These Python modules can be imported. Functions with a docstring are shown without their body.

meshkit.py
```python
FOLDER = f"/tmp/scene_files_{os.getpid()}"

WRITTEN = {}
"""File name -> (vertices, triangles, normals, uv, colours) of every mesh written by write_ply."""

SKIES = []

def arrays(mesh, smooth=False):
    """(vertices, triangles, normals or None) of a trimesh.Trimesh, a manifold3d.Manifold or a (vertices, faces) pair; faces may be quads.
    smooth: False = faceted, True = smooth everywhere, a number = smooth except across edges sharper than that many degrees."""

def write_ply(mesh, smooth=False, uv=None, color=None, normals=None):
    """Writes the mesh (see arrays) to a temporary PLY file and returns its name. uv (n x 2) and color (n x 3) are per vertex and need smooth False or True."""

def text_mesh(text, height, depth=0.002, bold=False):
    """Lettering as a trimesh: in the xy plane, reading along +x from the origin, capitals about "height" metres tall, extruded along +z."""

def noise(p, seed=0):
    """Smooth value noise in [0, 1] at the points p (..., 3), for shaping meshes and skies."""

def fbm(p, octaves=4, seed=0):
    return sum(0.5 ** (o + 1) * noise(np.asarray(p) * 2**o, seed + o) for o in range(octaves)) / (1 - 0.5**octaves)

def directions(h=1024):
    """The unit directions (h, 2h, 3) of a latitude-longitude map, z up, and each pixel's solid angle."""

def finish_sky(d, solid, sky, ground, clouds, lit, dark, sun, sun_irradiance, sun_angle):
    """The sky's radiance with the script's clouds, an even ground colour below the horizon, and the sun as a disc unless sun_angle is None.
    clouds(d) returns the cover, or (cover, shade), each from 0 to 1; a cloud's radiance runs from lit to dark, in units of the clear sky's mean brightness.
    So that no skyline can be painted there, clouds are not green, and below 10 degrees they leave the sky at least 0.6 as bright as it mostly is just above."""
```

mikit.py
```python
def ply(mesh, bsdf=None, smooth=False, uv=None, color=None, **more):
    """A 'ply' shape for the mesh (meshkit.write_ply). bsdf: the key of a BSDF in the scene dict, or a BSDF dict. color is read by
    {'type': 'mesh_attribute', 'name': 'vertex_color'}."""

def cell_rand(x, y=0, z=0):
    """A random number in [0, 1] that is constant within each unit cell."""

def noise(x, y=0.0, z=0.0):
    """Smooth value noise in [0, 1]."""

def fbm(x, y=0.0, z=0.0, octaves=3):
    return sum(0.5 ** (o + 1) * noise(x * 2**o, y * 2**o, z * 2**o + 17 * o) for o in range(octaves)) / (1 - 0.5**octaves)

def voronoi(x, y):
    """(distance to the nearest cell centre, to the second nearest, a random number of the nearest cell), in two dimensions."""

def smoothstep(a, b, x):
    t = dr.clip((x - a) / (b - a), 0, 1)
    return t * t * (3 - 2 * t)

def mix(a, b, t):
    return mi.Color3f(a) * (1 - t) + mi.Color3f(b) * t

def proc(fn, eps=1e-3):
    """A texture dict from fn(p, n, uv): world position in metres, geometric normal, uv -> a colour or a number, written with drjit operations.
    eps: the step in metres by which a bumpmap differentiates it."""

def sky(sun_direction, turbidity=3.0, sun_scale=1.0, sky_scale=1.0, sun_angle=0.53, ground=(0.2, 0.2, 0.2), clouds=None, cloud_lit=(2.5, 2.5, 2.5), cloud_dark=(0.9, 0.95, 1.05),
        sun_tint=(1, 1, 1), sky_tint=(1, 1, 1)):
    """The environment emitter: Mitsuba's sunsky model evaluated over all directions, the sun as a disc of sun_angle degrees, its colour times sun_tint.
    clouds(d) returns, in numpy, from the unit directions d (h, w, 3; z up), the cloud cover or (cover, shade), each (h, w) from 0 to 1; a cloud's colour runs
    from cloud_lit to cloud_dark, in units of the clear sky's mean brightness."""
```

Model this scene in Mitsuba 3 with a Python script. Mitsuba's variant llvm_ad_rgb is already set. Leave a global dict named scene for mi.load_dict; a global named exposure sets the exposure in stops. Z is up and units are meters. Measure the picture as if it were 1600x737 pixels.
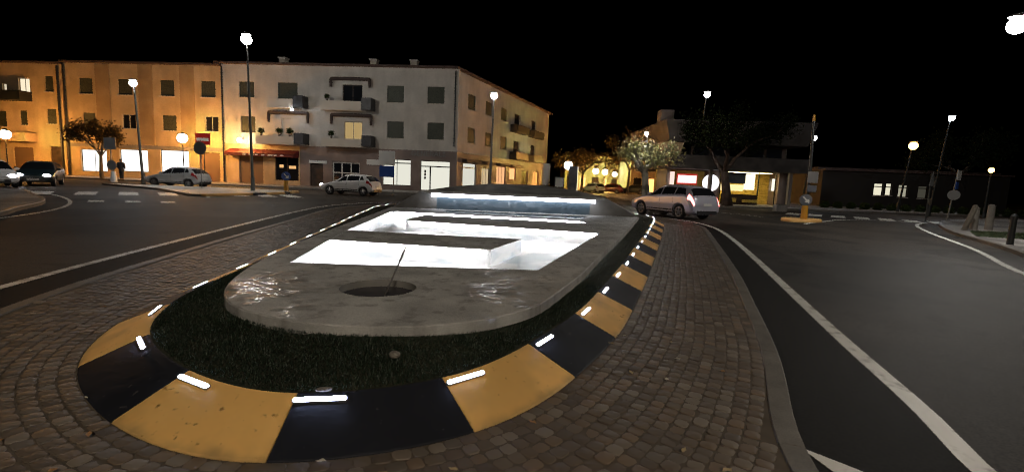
import math, random
import numpy as np, trimesh, drjit as dr, mitsuba as mi
import shapely, shapely.geometry as sg
import manifold3d as m3
import mikit, meshkit
from mikit import proc, noise, fbm, cell_rand, smoothstep, mix
T = mi.ScalarTransform4f
RNG = np.random.default_rng(7)
scene, labels = {}, {}

# ------------------------------------------------------------------ camera, sky, exposure
exposure = 0.0
_p, _r = math.atan(89.0 / 750.0), math.atan(0.042)
_f = np.array([0, math.cos(_p), -math.sin(_p)])
_u0 = np.cross([1.0, 0, 0], _f)
_up = math.cos(_r) * _u0 - math.sin(_r) * np.array([1.0, 0, 0])
EYE = np.array([0, 0, 1.6])
scene['camera'] = {'type': 'perspective', 'fov': 2 * math.degrees(math.atan(800 / 750.0)), 'fov_axis': 'x',
                   'near_clip': 0.05, 'far_clip': 3000.0,
                   'to_world': T().look_at(origin=EYE.tolist(), target=(EYE + _f).tolist(), up=_up.tolist())}
scene['sky'] = {**mikit.sky((0.3, -0.5, 0.04), turbidity=3, sun_scale=0.0, sky_scale=0.00012, ground=(0.02, 0.02, 0.02),
                            sky_tint=(0.8, 0.9, 1.0)), 'sampling_weight': 1.0}

# ------------------------------------------------------------------ helpers
_used = {}
def nk(name):
    if name not in _used:
        _used[name] = 0
        return name
    _used[name] += 1
    return f'{name}_{_used[name]:03d}'
def lab(key, label=None, cat=None, group=None, kind=None):
    d = labels.setdefault(key, {})
    for k, v in (('label', label), ('category', cat), ('group', group), ('kind', kind)):
        if v: d[k] = v
    return key
def add(key, mesh, bsdf, smooth=False, tw=None, **kw):
    if not (key in labels and key not in scene and '__' not in key): key = nk(key)
    d = mesh if isinstance(mesh, dict) else mikit.ply(mesh, bsdf, smooth, **kw)
    if isinstance(mesh, dict): d = dict(mesh)
    if tw is not None: d['to_world'] = T(tw)
    scene[key] = d
    return key
def emit(key, mesh, rgb, w=1.0, bsdf='black', tw=None):
    key = nk(key)
    d = mikit.ply(mesh, bsdf)
    d['emitter'] = {'type': 'area', 'radiance': {'type': 'rgb', 'value': [float(c) for c in rgb]}, 'sampling_weight': float(w)}
    if tw is not None: d['to_world'] = T(tw)
    scene[key] = d
    return key
def bulb(key, c, r, rgb, w=1.0):
    key = nk(key)
    scene[key] = {'type': 'sphere', 'center': [float(x) for x in c], 'radius': float(r), 'bsdf': {'type': 'ref', 'id': 'black'},
                  'emitter': {'type': 'area', 'radiance': {'type': 'rgb', 'value': [float(x) for x in rgb]}, 'sampling_weight': float(w)}}
    return key
def frame(x, y, z=0.0, az=0.0):
    c, s = math.cos(az), math.sin(az)
    return np.array([[c, -s, 0, x], [s, c, 0, y], [0, 0, 1, z], [0, 0, 0, 1.0]])
def mv(mesh, M):
    m = mesh.copy(); m.apply_transform(M); return m
def bx(x0, x1, y0, y1, z0, z1):
    m = trimesh.creation.box((x1 - x0, y1 - y0, z1 - z0)); m.apply_translation(((x0 + x1) / 2, (y0 + y1) / 2, (z0 + z1) / 2)); return m
def cat(*ms):
    ms = [m for a in ms for m in (a if isinstance(a, (list, tuple)) else [a])]
    return trimesh.util.concatenate(ms)
def cyl(p0, p1, r0, r1=None, n=10):
    p0, p1 = np.asarray(p0, float), np.asarray(p1, float); r1 = r0 if r1 is None else r1
    z = (p1 - p0) / np.linalg.norm(p1 - p0)
    x = np.cross(z, [0, 0, 1] if abs(z[2]) < .9 else [1, 0, 0]); x /= np.linalg.norm(x); y = np.cross(z, x)
    a = np.arange(n) * 2 * np.pi / n
    ring = np.cos(a)[:, None] * x + np.sin(a)[:, None] * y
    v = np.vstack([p0 + ring * r0, p1 + ring * r1, [p0], [p1]])
    i = np.arange(n); j = (i + 1) % n
    f = np.vstack([np.stack([i, j, j + n], 1), np.stack([i, j + n, i + n], 1), np.stack([j, i, i * 0 + 2 * n], 1), np.stack([i + n, j + n, i * 0 + 2 * n + 1], 1)])
    return trimesh.Trimesh(v, f, process=False)
def pipe(pts, radii, n=8):
    pts = np.asarray(pts, float); k = len(pts)
    radii = np.broadcast_to(radii, (k,))
    t = np.gradient(pts, axis=0); t /= np.linalg.norm(t, axis=1, keepdims=True)
    up = np.array([0.31, 0.17, 0.93])
    a = np.cross(t, up); a /= np.linalg.norm(a, axis=1, keepdims=True); b = np.cross(t, a)
    ang = np.arange(n) * 2 * np.pi / n
    v = (pts[:, None] + radii[:, None, None] * (np.cos(ang)[None, :, None] * a[:, None] + np.sin(ang)[None, :, None] * b[:, None])).reshape(-1, 3)
    i, j = np.meshgrid(np.arange(k - 1), np.arange(n), indexing='ij')
    q = np.stack([i * n + j, (i + 1) * n + j, (i + 1) * n + (j + 1) % n, i * n + (j + 1) % n], -1).reshape(-1, 4)
    caps = [[0, j1, j1 + 1] for j1 in range(1, n - 1)] + [[(k - 1) * n, (k - 1) * n + j1 + 1, (k - 1) * n + j1] for j1 in range(1, n - 1)]
    return trimesh.Trimesh(v, np.vstack([q[:, [0, 1, 2]], q[:, [0, 2, 3]], caps]), process=False)
def extr(poly, z0, z1):
    m = trimesh.creation.extrude_polygon(poly, z1 - z0, engine='earcut'); m.apply_translation((0, 0, z0)); return m
def flat(poly, z):
    v, f = trimesh.creation.triangulate_polygon(poly, engine='earcut')
    m = trimesh.Trimesh(np.c_[v, np.full(len(v), z)], f, process=False)
    if len(f) and m.face_normals[:, 2].mean() < 0: m.invert()
    return m
def spline(pts, step, closed=False):
    from scipy.interpolate import CubicSpline
    p = np.asarray(pts, float)
    if closed: p = np.vstack([p, p[:1]])
    t = np.r_[0, np.cumsum(np.linalg.norm(np.diff(p, axis=0), axis=1) ** 0.7)]
    cs = CubicSpline(t, p, bc_type='periodic' if closed else 'natural')
    q = cs(np.linspace(0, t[-1], 3000)); s = np.r_[0, np.cumsum(np.linalg.norm(np.diff(q, axis=0), axis=1))]
    n = max(2, int(round(s[-1] / step)))
    ss = np.linspace(0, s[-1], n + 1)
    return np.stack([np.interp(ss, s, q[:, k]) for k in range(p.shape[1])], 1)
def hull(pts):
    return trimesh.convex.convex_hull(np.asarray(pts, float))
def strip(path, half, z, close=False):
    p = np.asarray(path, float)
    t = np.gradient(p, axis=0); t /= np.linalg.norm(t, axis=1, keepdims=True); n = np.stack([-t[:, 1], t[:, 0]], 1)
    a, b = p + n * half, p - n * half
    k = len(p); v = np.c_[np.vstack([a, b]), np.full(2 * k, z)]
    i = np.arange(k - 1)
    return trimesh.Trimesh(v, np.vstack([np.stack([i, i + k, i + k + 1], 1), np.stack([i, i + k + 1, i + 1], 1)]), process=False)

# ------------------------------------------------------------------ materials
def rgb(*c): return {'type': 'rgb', 'value': [float(x) for x in c]}
def prin(key, color, rough=.6, two=True, bump=None, bs=1.0, eps=1e-3, **kw):
    d = {'type': 'principled', 'base_color': color if isinstance(color, dict) else rgb(*color), 'roughness': rough, **kw}
    if bump is not None: d = {'type': 'bumpmap', 'arbitrary': proc(bump, eps), 'scale': float(bs), 'bsdf': d}
    scene[key] = {'type': 'twosided', 'bsdf': d} if two else d
scene['black'] = {'type': 'diffuse', 'reflectance': rgb(.02, .02, .02)}
def tone(c0, c1, f, f2=0.0):
    def fn(p, n, uv):
        t = fbm(p.x * f, p.y * f, p.z * f, 4)
        return mix(c0, c1, smoothstep(.25, .75, t))
    return proc(fn)
def asphalt(p, n, uv):
    big = fbm(p.x * .35, p.y * .35, 3.1, 4); fine = noise(p.x * 90, p.y * 90, 0)
    c = mix((.032, .027, .022), (.066, .055, .045), smoothstep(.3, .7, big))
    patch = smoothstep(.60, .615, noise(p.x * .21 + 2, p.y * .16, 4.0)); c = c * (1 - .35 * patch)
    c = c * (1 - .4 * smoothstep(.66, .78, fbm(p.x * 1.1, p.y * 1.1, 12.0, 4)))
    c = c * (0.65 + 0.7 * fine)
    crack = dr.abs(fbm(p.x * .8 + 5, p.y * .8, 9.0, 4) - .5)
    return c * (0.72 + .28 * smoothstep(0.0, .012, crack))
prin('asphalt', proc(asphalt), .62, specular=.3, bump=lambda p, n, uv: noise(p.x * 110, p.y * 110, 0), bs=.0035, eps=2e-3)
prin('white_paint', proc(lambda p, n, uv: mix((.40, .38, .35), (.78, .77, .74), smoothstep(.2, .48, fbm(p.x * 9, p.y * 9, 1.0, 4)))), .5)
prin('mortar', proc(lambda p, n, uv: mix((.07, .055, .04), (.12, .095, .072), fbm(p.x * 6, p.y * 6, 0, 4))), .85)
prin('cobble', {'type': 'mesh_attribute', 'name': 'vertex_color'}, .5, specular=.45, bump=lambda p, n, uv: fbm(p.x * 70, p.y * 70, p.z * 70, 3), bs=.004)
prin('granite', proc(lambda p, n, uv: mix((.10, .09, .075), (.18, .165, .145), fbm(p.x * 5, p.y * 5, p.z * 5, 3)) * (.75 + .5 * noise(p.x * 160, p.y * 160, p.z * 160))), .55)
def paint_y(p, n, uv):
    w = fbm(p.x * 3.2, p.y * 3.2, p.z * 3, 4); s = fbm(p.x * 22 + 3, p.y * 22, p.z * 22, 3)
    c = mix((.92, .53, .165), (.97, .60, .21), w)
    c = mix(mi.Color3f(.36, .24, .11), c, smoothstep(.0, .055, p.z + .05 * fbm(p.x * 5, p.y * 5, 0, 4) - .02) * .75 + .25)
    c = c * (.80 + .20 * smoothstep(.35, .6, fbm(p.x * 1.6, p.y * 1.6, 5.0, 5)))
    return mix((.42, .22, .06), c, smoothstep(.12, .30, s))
def paint_k(p, n, uv):
    s = fbm(p.x * 20 + 3, p.y * 20, p.z * 20, 3); w = fbm(p.x * 4, p.y * 4, 2.0, 3)
    return mix((.075, .07, .07), mix((.010, .011, .016), (.020, .022, .031), w), smoothstep(.10, .24, s))
prin('yellow_paint', proc(paint_y), .5, specular=.4, bump=lambda p, n, uv: fbm(p.x * 35, p.y * 35, p.z * 35, 3), bs=.006)
prin('black_paint', proc(paint_k), .55, specular=.3, bump=lambda p, n, uv: fbm(p.x * 35, p.y * 35, p.z * 35, 3), bs=.006)
def slab_col(p, n, uv):
    a = fbm(p.x * 2.3, p.y * 2.3, 1.0, 4); b = fbm(p.x * 9, p.y * 9, 7.0, 3); k = noise(p.x * 120, p.y * 120, p.z * 120)
    c = mix((.28, .28, .275), (.42, .42, .41), smoothstep(.2, .8, a))
    c = mix(c, mi.Color3f(.15, .14, .135), smoothstep(.50, .80, b) * .55)
    return c * (.85 + .3 * k)
def wetness(p):
    dx, dy = p.x + 2.35, (p.y - 5.0)
    near = dr.exp(-(dx * dx * .9 + dy * dy * .55))
    ex, ey = p.x + .22, p.y - 5.6
    near2 = dr.exp(-(ex * ex * 7 + ey * ey * 1.6))
    w = fbm(p.x * 3.1 + 4, p.y * 3.1, 2.0, 4)
    return smoothstep(.50, .60, w + .33 * near + .36 * near2 - .22)
prin('concrete', proc(slab_col), proc(lambda p, n, uv: .66 - .58 * wetness(p)), specular=.8,
     bump=lambda p, n, uv: (.35 + 1.2 * wetness(p)) * fbm(p.x * 7, p.y * 10, p.z * 9, 3) + .2 * noise(p.x * 45, p.y * 45, p.z * 45), bs=.012, eps=3e-3)
prin('rough_concrete', tone((.13, .125, .12), (.22, .215, .205), 2.0), .6, bump=lambda p, n, uv: fbm(p.x * 12, p.y * 12, p.z * 12, 3), bs=.01, eps=3e-3)
prin('pool_white', proc(lambda p, n, uv: mix((.60, .68, .74), (.86, .88, .90), smoothstep(.3, .6, fbm(p.x * 2, p.y * 2, p.z * 5, 3)))), .4)
prin('water', (.05, .075, .09), .04, specular=.8, bump=lambda p, n, uv: fbm(p.x * 3, p.y * 9, 0, 3), bs=.03, eps=4e-3)
prin('dark_water', (.022, .02, .03), .25, specular=.5)
prin('soil', tone((.012, .014, .008), (.03, .03, .016), 8), .9)
scene['blade'] = {'type': 'twosided', 'bsdf': {'type': 'principled', 'base_color': {'type': 'mesh_attribute', 'name': 'vertex_color'}, 'roughness': .6}}
prin('steel', (.32, .32, .33), .35, metallic=.9)
prin('dark_metal', (.035, .038, .038), .45, metallic=.5)
prin('pole_grey', (.16, .165, .16), .5, metallic=.4)
def stucco(c0, c1):
    def fn(p, n, uv):
        a = fbm(p.x * .6, p.y * .6, p.z * .6, 4); b = noise(p.x * 14, p.y * 14, p.z * 14)
        st = fbm(p.x * 2.2, p.y * 2.2, p.z * .25, 3)
        return mix(c0, c1, smoothstep(.3, .7, a)) * (.9 + .14 * b) * (.91 + .09 * smoothstep(.3, .6, st))
    return proc(fn)
prin('cream', stucco((.47, .435, .385), (.55, .51, .455)), .8)
prin('sodium_lit_cream', stucco((.46, .33, .18), (.56, .42, .25)), .8)  # cream walls with the orange of the sodium lamps put into the colour
prin('stone_band', stucco((.17, .13, .115), (.26, .20, .175)), .6)
prin('grey_band', stucco((.22, .19, .17), (.28, .25, .22)), .7)
prin('trim', (.50, .45, .38), .7)
prin('shutter', proc(lambda p, n, uv: mix((.025, .028, .018), (.055, .06, .04), smoothstep(.15, .6, dr.abs((p.z * 12) - dr.floor(p.z * 12) - .5) * 2))), .6)
prin('dark_wood', tone((.03, .018, .012), (.06, .035, .022), 3), .6)
prin('glass_dark', (.012, .013, .016), .06, specular=.7)
prin('roof_tile', tone((.05, .032, .026), (.09, .055, .045), 4), .8)
prin('red_awning', tone((.085, .008, .007), (.13, .013, .011), 3), .7)
prin('white_frame', (.62, .61, .58), .5)
prin('lamplit_pavement', tone((.38, .37, .35), (.52, .51, .48), 1.2), .6)  # lighter copy of the pavement, lamplight on one island put into the colour
prin('pavement', proc(lambda p, n, uv: mix((.14, .13, .125), (.26, .25, .235), smoothstep(.3, .7, fbm(p.x * .8, p.y * .8, 0, 4))) * (.85 + .3 * noise(p.x * 30, p.y * 30, 0))), .7)
prin('bark', proc(lambda p, n, uv: mix((.05, .04, .03), (.16, .14, .11), fbm(p.x * 5, p.y * 5, p.z * 2, 4))), .85)
prin('pale_bark', proc(lambda p, n, uv: mix((.14, .13, .10), (.42, .40, .33), smoothstep(.35, .6, fbm(p.x * 4, p.y * 4, p.z * 2.2, 3)))), .8)
scene['leaf'] = {'type': 'principledthin', 'base_color': {'type': 'mesh_attribute', 'name': 'vertex_color'}, 'roughness': .5, 'diff_trans': .7}
prin('sign_white', (.66, .66, .64), .45)
prin('sign_blue', (.02, .07, .30), .4)
prin('sign_red', (.45, .02, .02), .4)
prin('sign_back', (.20, .20, .20), .5, metallic=.3)
prin('yellow_plastic', (.50, .24, .02), .4)
prin('car_white', (.84, .84, .84), .25, clearcoat=1.0, clearcoat_gloss=.95)
prin('car_silver', (.50, .50, .58), .28, metallic=.35, clearcoat=1.0, clearcoat_gloss=.95)
prin('car_grey', (.55, .555, .56), .28, metallic=.4, clearcoat=1.0, clearcoat_gloss=.95)
prin('car_dark', (.012, .024, .028), .25, metallic=.2, clearcoat=1.0, clearcoat_gloss=.95)
prin('car_red', (.20, .025, .02), .28, clearcoat=1.0, clearcoat_gloss=.95)
prin('tyre', (.015, .015, .016), .8)
prin('rim', (.42, .42, .44), .3, metallic=.8)
prin('black_plastic', (.02, .02, .022), .5)
prin('lens_red', (.35, .01, .01), .15, clearcoat=1.0)
prin('lens_clear', (.7, .7, .72), .1, clearcoat=1.0)
prin('cloth', (.018, .018, .022), .9)
prin('skin', (.35, .22, .16), .6)
prin('hedge_soil', (.02, .018, .012), .9)
scene['pane'] = {'type': 'thindielectric'}

# ------------------------------------------------------------------ street lamps (their light is in the builder)
def street_lamp(base, head, r, col, label, w=6.0, pole_r=.075, group=None, name='street_lamp', mat='pole_grey', glass=None):
    k = nk(name); lab(k, label, 'street lamp', group)
    b, h = np.array(base, float), np.array(head, float)
    top = np.array([h[0] - (h[0] - b[0]) * .12, h[1] - (h[1] - b[1]) * .12, h[2] + .10])
    add(k + '__pole', pipe([b, b + (top - b) * .5, top], [pole_r * 1.3, pole_r, pole_r * .65], 8), mat, True)
    add(k + '__base', cyl(b, b + [0, 0, .9], pole_r * 1.9, pole_r * 1.5, 10), mat, 40)
    d = h - top; d[2] = 0; n = np.linalg.norm(d)
    d = d / n if n > .05 else np.array([1.0, 0, 0])
    add(k + '__arm', pipe([top - d * .05 - [0, 0, .1], top + [0, 0, .03], h + [0, 0, r * 1.25]], pole_r * .5, 6), mat, True)
    az = math.atan2(d[1], d[0])
    shell = trimesh.creation.uv_sphere(1.0, count=[8, 14]); v = shell.vertices; v[:, 2] = np.where(v[:, 2] < 0, v[:, 2] * .12, v[:, 2])
    shell.apply_scale([r * 1.15, r * .85, r * .45]); 
    add(k + '__head', mv(shell, frame(h[0], h[1], h[2] + r * .93, az)), mat, 40)
    bulb(k + '__bulb', h, r, col, w)
    return k
WHITE = np.array([1.0, .95, .87]); COLD = np.array([.85, .93, 1.0]); SOD = np.array([1.0, .45, .105])
street_lamp((-17.3, 31.9, .12), (-17.84, 32.5, 9.88), .33, WHITE * 257, 'tall white street lamp in front of the red awning, highest lamp left of the fountain', 10)
street_lamp((-26.95, 35.0, .0), (-27.35, 35.0, 7.2), .24, COLD * 260, 'slim white street lamp beside the grey parked hatchback', 4)
street_lamp((-1.9, 37.3, .1), (-1.78, 37.0, 7.71), .25, np.array([.97, .97, .97]) * 48, 'white street lamp in front of the receding side wall of the corner building', 6)
street_lamp((21.2, 57.2, 0), (21.81, 57, 12.16), .36, WHITE * 35, 'tall white street lamp rising behind the low modern shop building', 3)
street_lamp((30.0, 50.2, 0), (30.4, 50, 7.0), .27, COLD * 40, 'white street lamp just right of the dark traffic pole on the yellow island', 3, mat='dark_metal')
street_lamp((34.0, 39.4, 0), (34.39, 39, 7.8), .22, COLD * 240, 'bluish white street lamp above the far right crossing', 4, mat='dark_metal')
street_lamp((34.6, 43.4, 0), (34.1, 42, 5.84), .34, SOD * 10, 'orange street lamp above the dark house with lit windows', 2, mat='dark_metal')
street_lamp((39.5, 40.4, 0), (39.13, 40, 3.94), .20, SOD * 14, 'low orange lamp near the right edge behind the bollards', 2, mat='dark_metal')
street_lamp((19.4, 17.0, .12), (16.74, 17, 7.44), .28, WHITE * 416, 'very bright white street lamp cut by the right edge at the top', 14)
street_lamp((3.6, -10.6, .12), (2.6, -9.2, 8.2), .25, np.array([1.0, .85, .65]) * 1350, 'white street lamp standing behind the viewpoint', 14)
street_lamp((10.75, 38.6, 0), (10.1, 38.0, 5.5), .15, WHITE * 900, 'white street lamp lighting the pale pollarded tree', 3)

def globe_lamp(base, c, r, col, label, w=2.0, group=None, arm=None):
    k = nk('globe_lamp'); lab(k, label, 'street lamp', group)
    c = np.array(c, float)
    if arm is None:
        b = np.array(base, float)
        add(k + '__pole', cyl(b, [c[0], c[1], c[2] - r], .05, .035, 8), 'dark_metal', 40)
    else:
        add(k + '__bracket', pipe([arm, (np.array(arm) + c) / 2 + [0, 0, .15], c + [0, 0, r + .05]], .025, 6), 'dark_metal', True)
    add(k + '__cap', cyl(c + [0, 0, r * .85], c + [0, 0, r * 1.3], r * .6, r * .2, 10), 'dark_metal', 40)
    bulb(k + '__globe', c, r, col, w)
    return k
globe_lamp((-46.2, 44, .12), (-46.23, 44, 3.68), .42, SOD * 260, 'orange globe lamp at the left edge above the headlights', 5)
globe_lamp((-30.1, 44, .12), (-30.15, 44, 4.0), .42, SOD * 260, 'orange globe lamp in front of the bright shop windows', 5)
globe_lamp(None, (-25.9, 45.6, 4.15), .20, np.array([1.0, .5, .14]) * 420, 'small lantern on a wall bracket above the red awning', 3, arm=(-25.9, 46.45, 4.25))
globe_lamp(None, (-20.5, 44.6, 7.0), .13, COLD * 60, 'small white wall lamp between the two balconies of the corner building', 1.5, arm=(-20.5, 46.0, 7.25))
FAR = [((6.6, 60), 3.55, .34), ((14.2, 85), 3.55, .33), ((16.2, 87), 3.5, .33), ((21.5, 104), 3.5, .33), ((23.4, 106), 3.4, .33), ((29.5, 119), 3.4, .33), ((31.2, 121), 3.4, .33), ((21.8, 73), 3.5, .25)]
for (xy, z, r), od in zip(FAR, ('nearest', 'second', 'third', 'fourth', 'fifth', 'sixth', 'last and farthest', 'right hand')):
    globe_lamp((xy[0], xy[1], 0), (xy[0], xy[1], z), r * 1.5, SOD * (480 if r > .3 else 80), f'{od} orange globe lamp in the row along the far street', 1.2, 'orange globe lamps of the far street')

# ------------------------------------------------------------------ ground and road markings
road = nk('road')
prin('new_asphalt', proc(lambda p, n, uv: mi.Color3f(.013, .012, .011) * (.7 + .6 * noise(p.x * 95, p.y * 95, 0))), .65, bump=lambda p, n, uv: noise(p.x * 110, p.y * 110, 0), bs=.003, eps=2e-3, specular=.12)
add(road, trimesh.Trimesh([[-400, -200, 0], [400, -200, 0], [400, 350, 0], [-400, 350, 0]], [[0, 1, 2], [0, 2, 3]], process=False), 'asphalt')
lab(road, 'dark asphalt roadway circling the central island', kind='structure')
MARG = sg.Polygon(np.vstack([spline([(2.72, 2.2), (2.86, 2.74), (3.05, 3.21), (3.42, 4.33), (4.2, 6.7), (5.62, 10.92), (7.3, 16.2), (8.15, 19.9), (8.0, 22.4), (6.4, 25.6), (3.9, 28.2), (0.5, 29.8)], .3), [(-3.2, 29.2), (-7.2, 26.5)], spline([(-8.5, 21.4), (-8.4, 20.0), (-7.8, 14.6), (-6.95, 9.28), (-6.5, 6.75), (-6.1, 4.9), (-5.2, 1.0)], .4), [(-3, -2), (2, -2)]]))
add('road__dark_margin', flat(MARG, .004), 'new_asphalt')
def mark(name, mesh, label=None):
    mesh = mesh.copy(); mesh.vertices[:, 2] += .004
    k = add('road__' + name, mesh, 'white_paint')
    if label: lab(k, label)
mark('edge_line', strip(spline([(-5.2, 1.0), (-6.1, 4.9), (-6.5, 6.75), (-6.95, 9.28), (-7.8, 14.6), (-8.5, 20.0), (-8.55, 22.6), (-7.2, 26.5), (-3.2, 29.2), (0.5, 29.8)], .4), .07, .004), 'long white line round the left of the island')
mark('edge_line', strip(spline([(2.72, 2.2), (2.86, 2.74), (3.05, 3.21), (3.42, 4.33), (4.2, 6.7), (5.62, 10.92), (7.3, 16.2), (8.15, 19.9), (8.0, 22.4), (6.4, 25.6), (3.9, 28.2), (0.5, 29.8)], .3), .075, .004), 'long white line curving round the right of the island')
mark('hatch_patch', flat(sg.Polygon([(1.86, 2.85), (1.92, 2.5), (2.2, 1.6), (2.42, 1.7), (2.14, 2.55)]), .004))
def para(cx, cy, ax, ay, l, w):   # stripe with long axis (ax, ay)
    a = np.array([ax, ay]) / math.hypot(ax, ay); n = np.array([-a[1], a[0]]); c = np.array([cx, cy])
    return flat(sg.Polygon([c + a * l / 2 + n * w / 2, c + a * l / 2 - n * w / 2, c - a * l / 2 - n * w / 2, c - a * l / 2 + n * w / 2]), .004)
for i in range(8):                                   # zebra on the left
    mark('zebra_stripe', para(-22.6 + i * 1.30, 22.9 + i * 1.02 - max(0, i - 5) * .5, -.62, .78, 3.0, .80))
for i in range(3):
    mark('zebra_stripe', para(-16.9 + i * 1.1, 19.4 + i * .5, -.62, .78, .9, .5))
for i in range(7):                                   # zebra on the right
    mark('zebra_stripe', para(19.4 + i * 1.15, 33.3 - i * .6, .55, .84, 3.0, .8))
mark('stop_line', strip(spline([(14.3, 23.5), (15.6, 24.9), (17.4, 26.6), (20.6, 29.2), (24.6, 29.4)], .5), .09, .004))
mark('edge_line', strip(spline([(9.9, 7.6), (11.2, 10.3), (13.1, 13.0), (15.0, 15.7), (17.7, 20.0), (19.9, 23.3), (22.4, 26.6), (25.5, 29.6)], .4), .08, .004))
mark('edge_line', strip(spline([(-24.0, 31.0), (-20.8, 29.5), (-17.3, 27.0), (-15.6, 24.5)], .4), .07, .004))
mark('edge_line', strip(spline([(10.0, 33.5), (13.0, 31.6), (14.6, 28.0)], .5), .05, .004))

# ------------------------------------------------------------------ central island: kerb blocks
OUT = [(-1.29, 2.45), (-.13, 2.90), (.65, 3.92), (1.24, 5.1), (1.66, 6.2), (2.26, 7.84), (3.1, 10.29), (4.1, 13.2), (5.22, 16.6), (6.25, 19.8), (6.55, 21.8), (5.9, 23.8), (4.0, 25.3), (1.5, 26.1), (-1.2, 26.2),
       (-3.7, 25.4), (-5.5, 23.8), (-6.25, 21.4), (-5.95, 18.2), (-5.55, 15.4), (-5.2, 13.2), (-4.85, 10.76), (-4.45, 8.23), (-4.27, 7.0), (-4.1, 5.7), (-3.85, 4.55), (-3.42, 3.69), (-2.95, 3.18), (-2.44, 2.80), (-1.9, 2.54)]
kp = spline(OUT, .02, True)
ks = np.r_[0, np.cumsum(np.linalg.norm(np.diff(kp, axis=0), axis=1))]; KL = ks[-1]
def kat(s, off=0.0):
    s = np.asarray(s, float) % KL
    p = np.stack([np.interp(s, ks, kp[:, k]) for k in (0, 1)], -1)
    q = np.stack([np.interp((s + .25) % KL, ks, kp[:, k]) - np.interp((s - .25) % KL, ks, kp[:, k]) for k in (0, 1)], -1)
    q = q / np.linalg.norm(q, axis=-1, keepdims=True)
    n = np.stack([-q[..., 1], q[..., 0]], -1)              # towards the inside (the path runs counter-clockwise)
    return p + n * np.asarray(off)[..., None], n, q
NB = int(round(KL / 1.215)); BL = KL / NB
NB += NB % 2; BL = KL / NB
PROF = [(0.0, -.01), (0.0, .012), (.012, .024), (.43, .197), (.447, .20), (.46, .19), (.46, .06)]
kerb = nk('island_kerb'); lab(kerb, 'low sloping kerb of black and yellow painted blocks round the central island', 'kerb')
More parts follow.
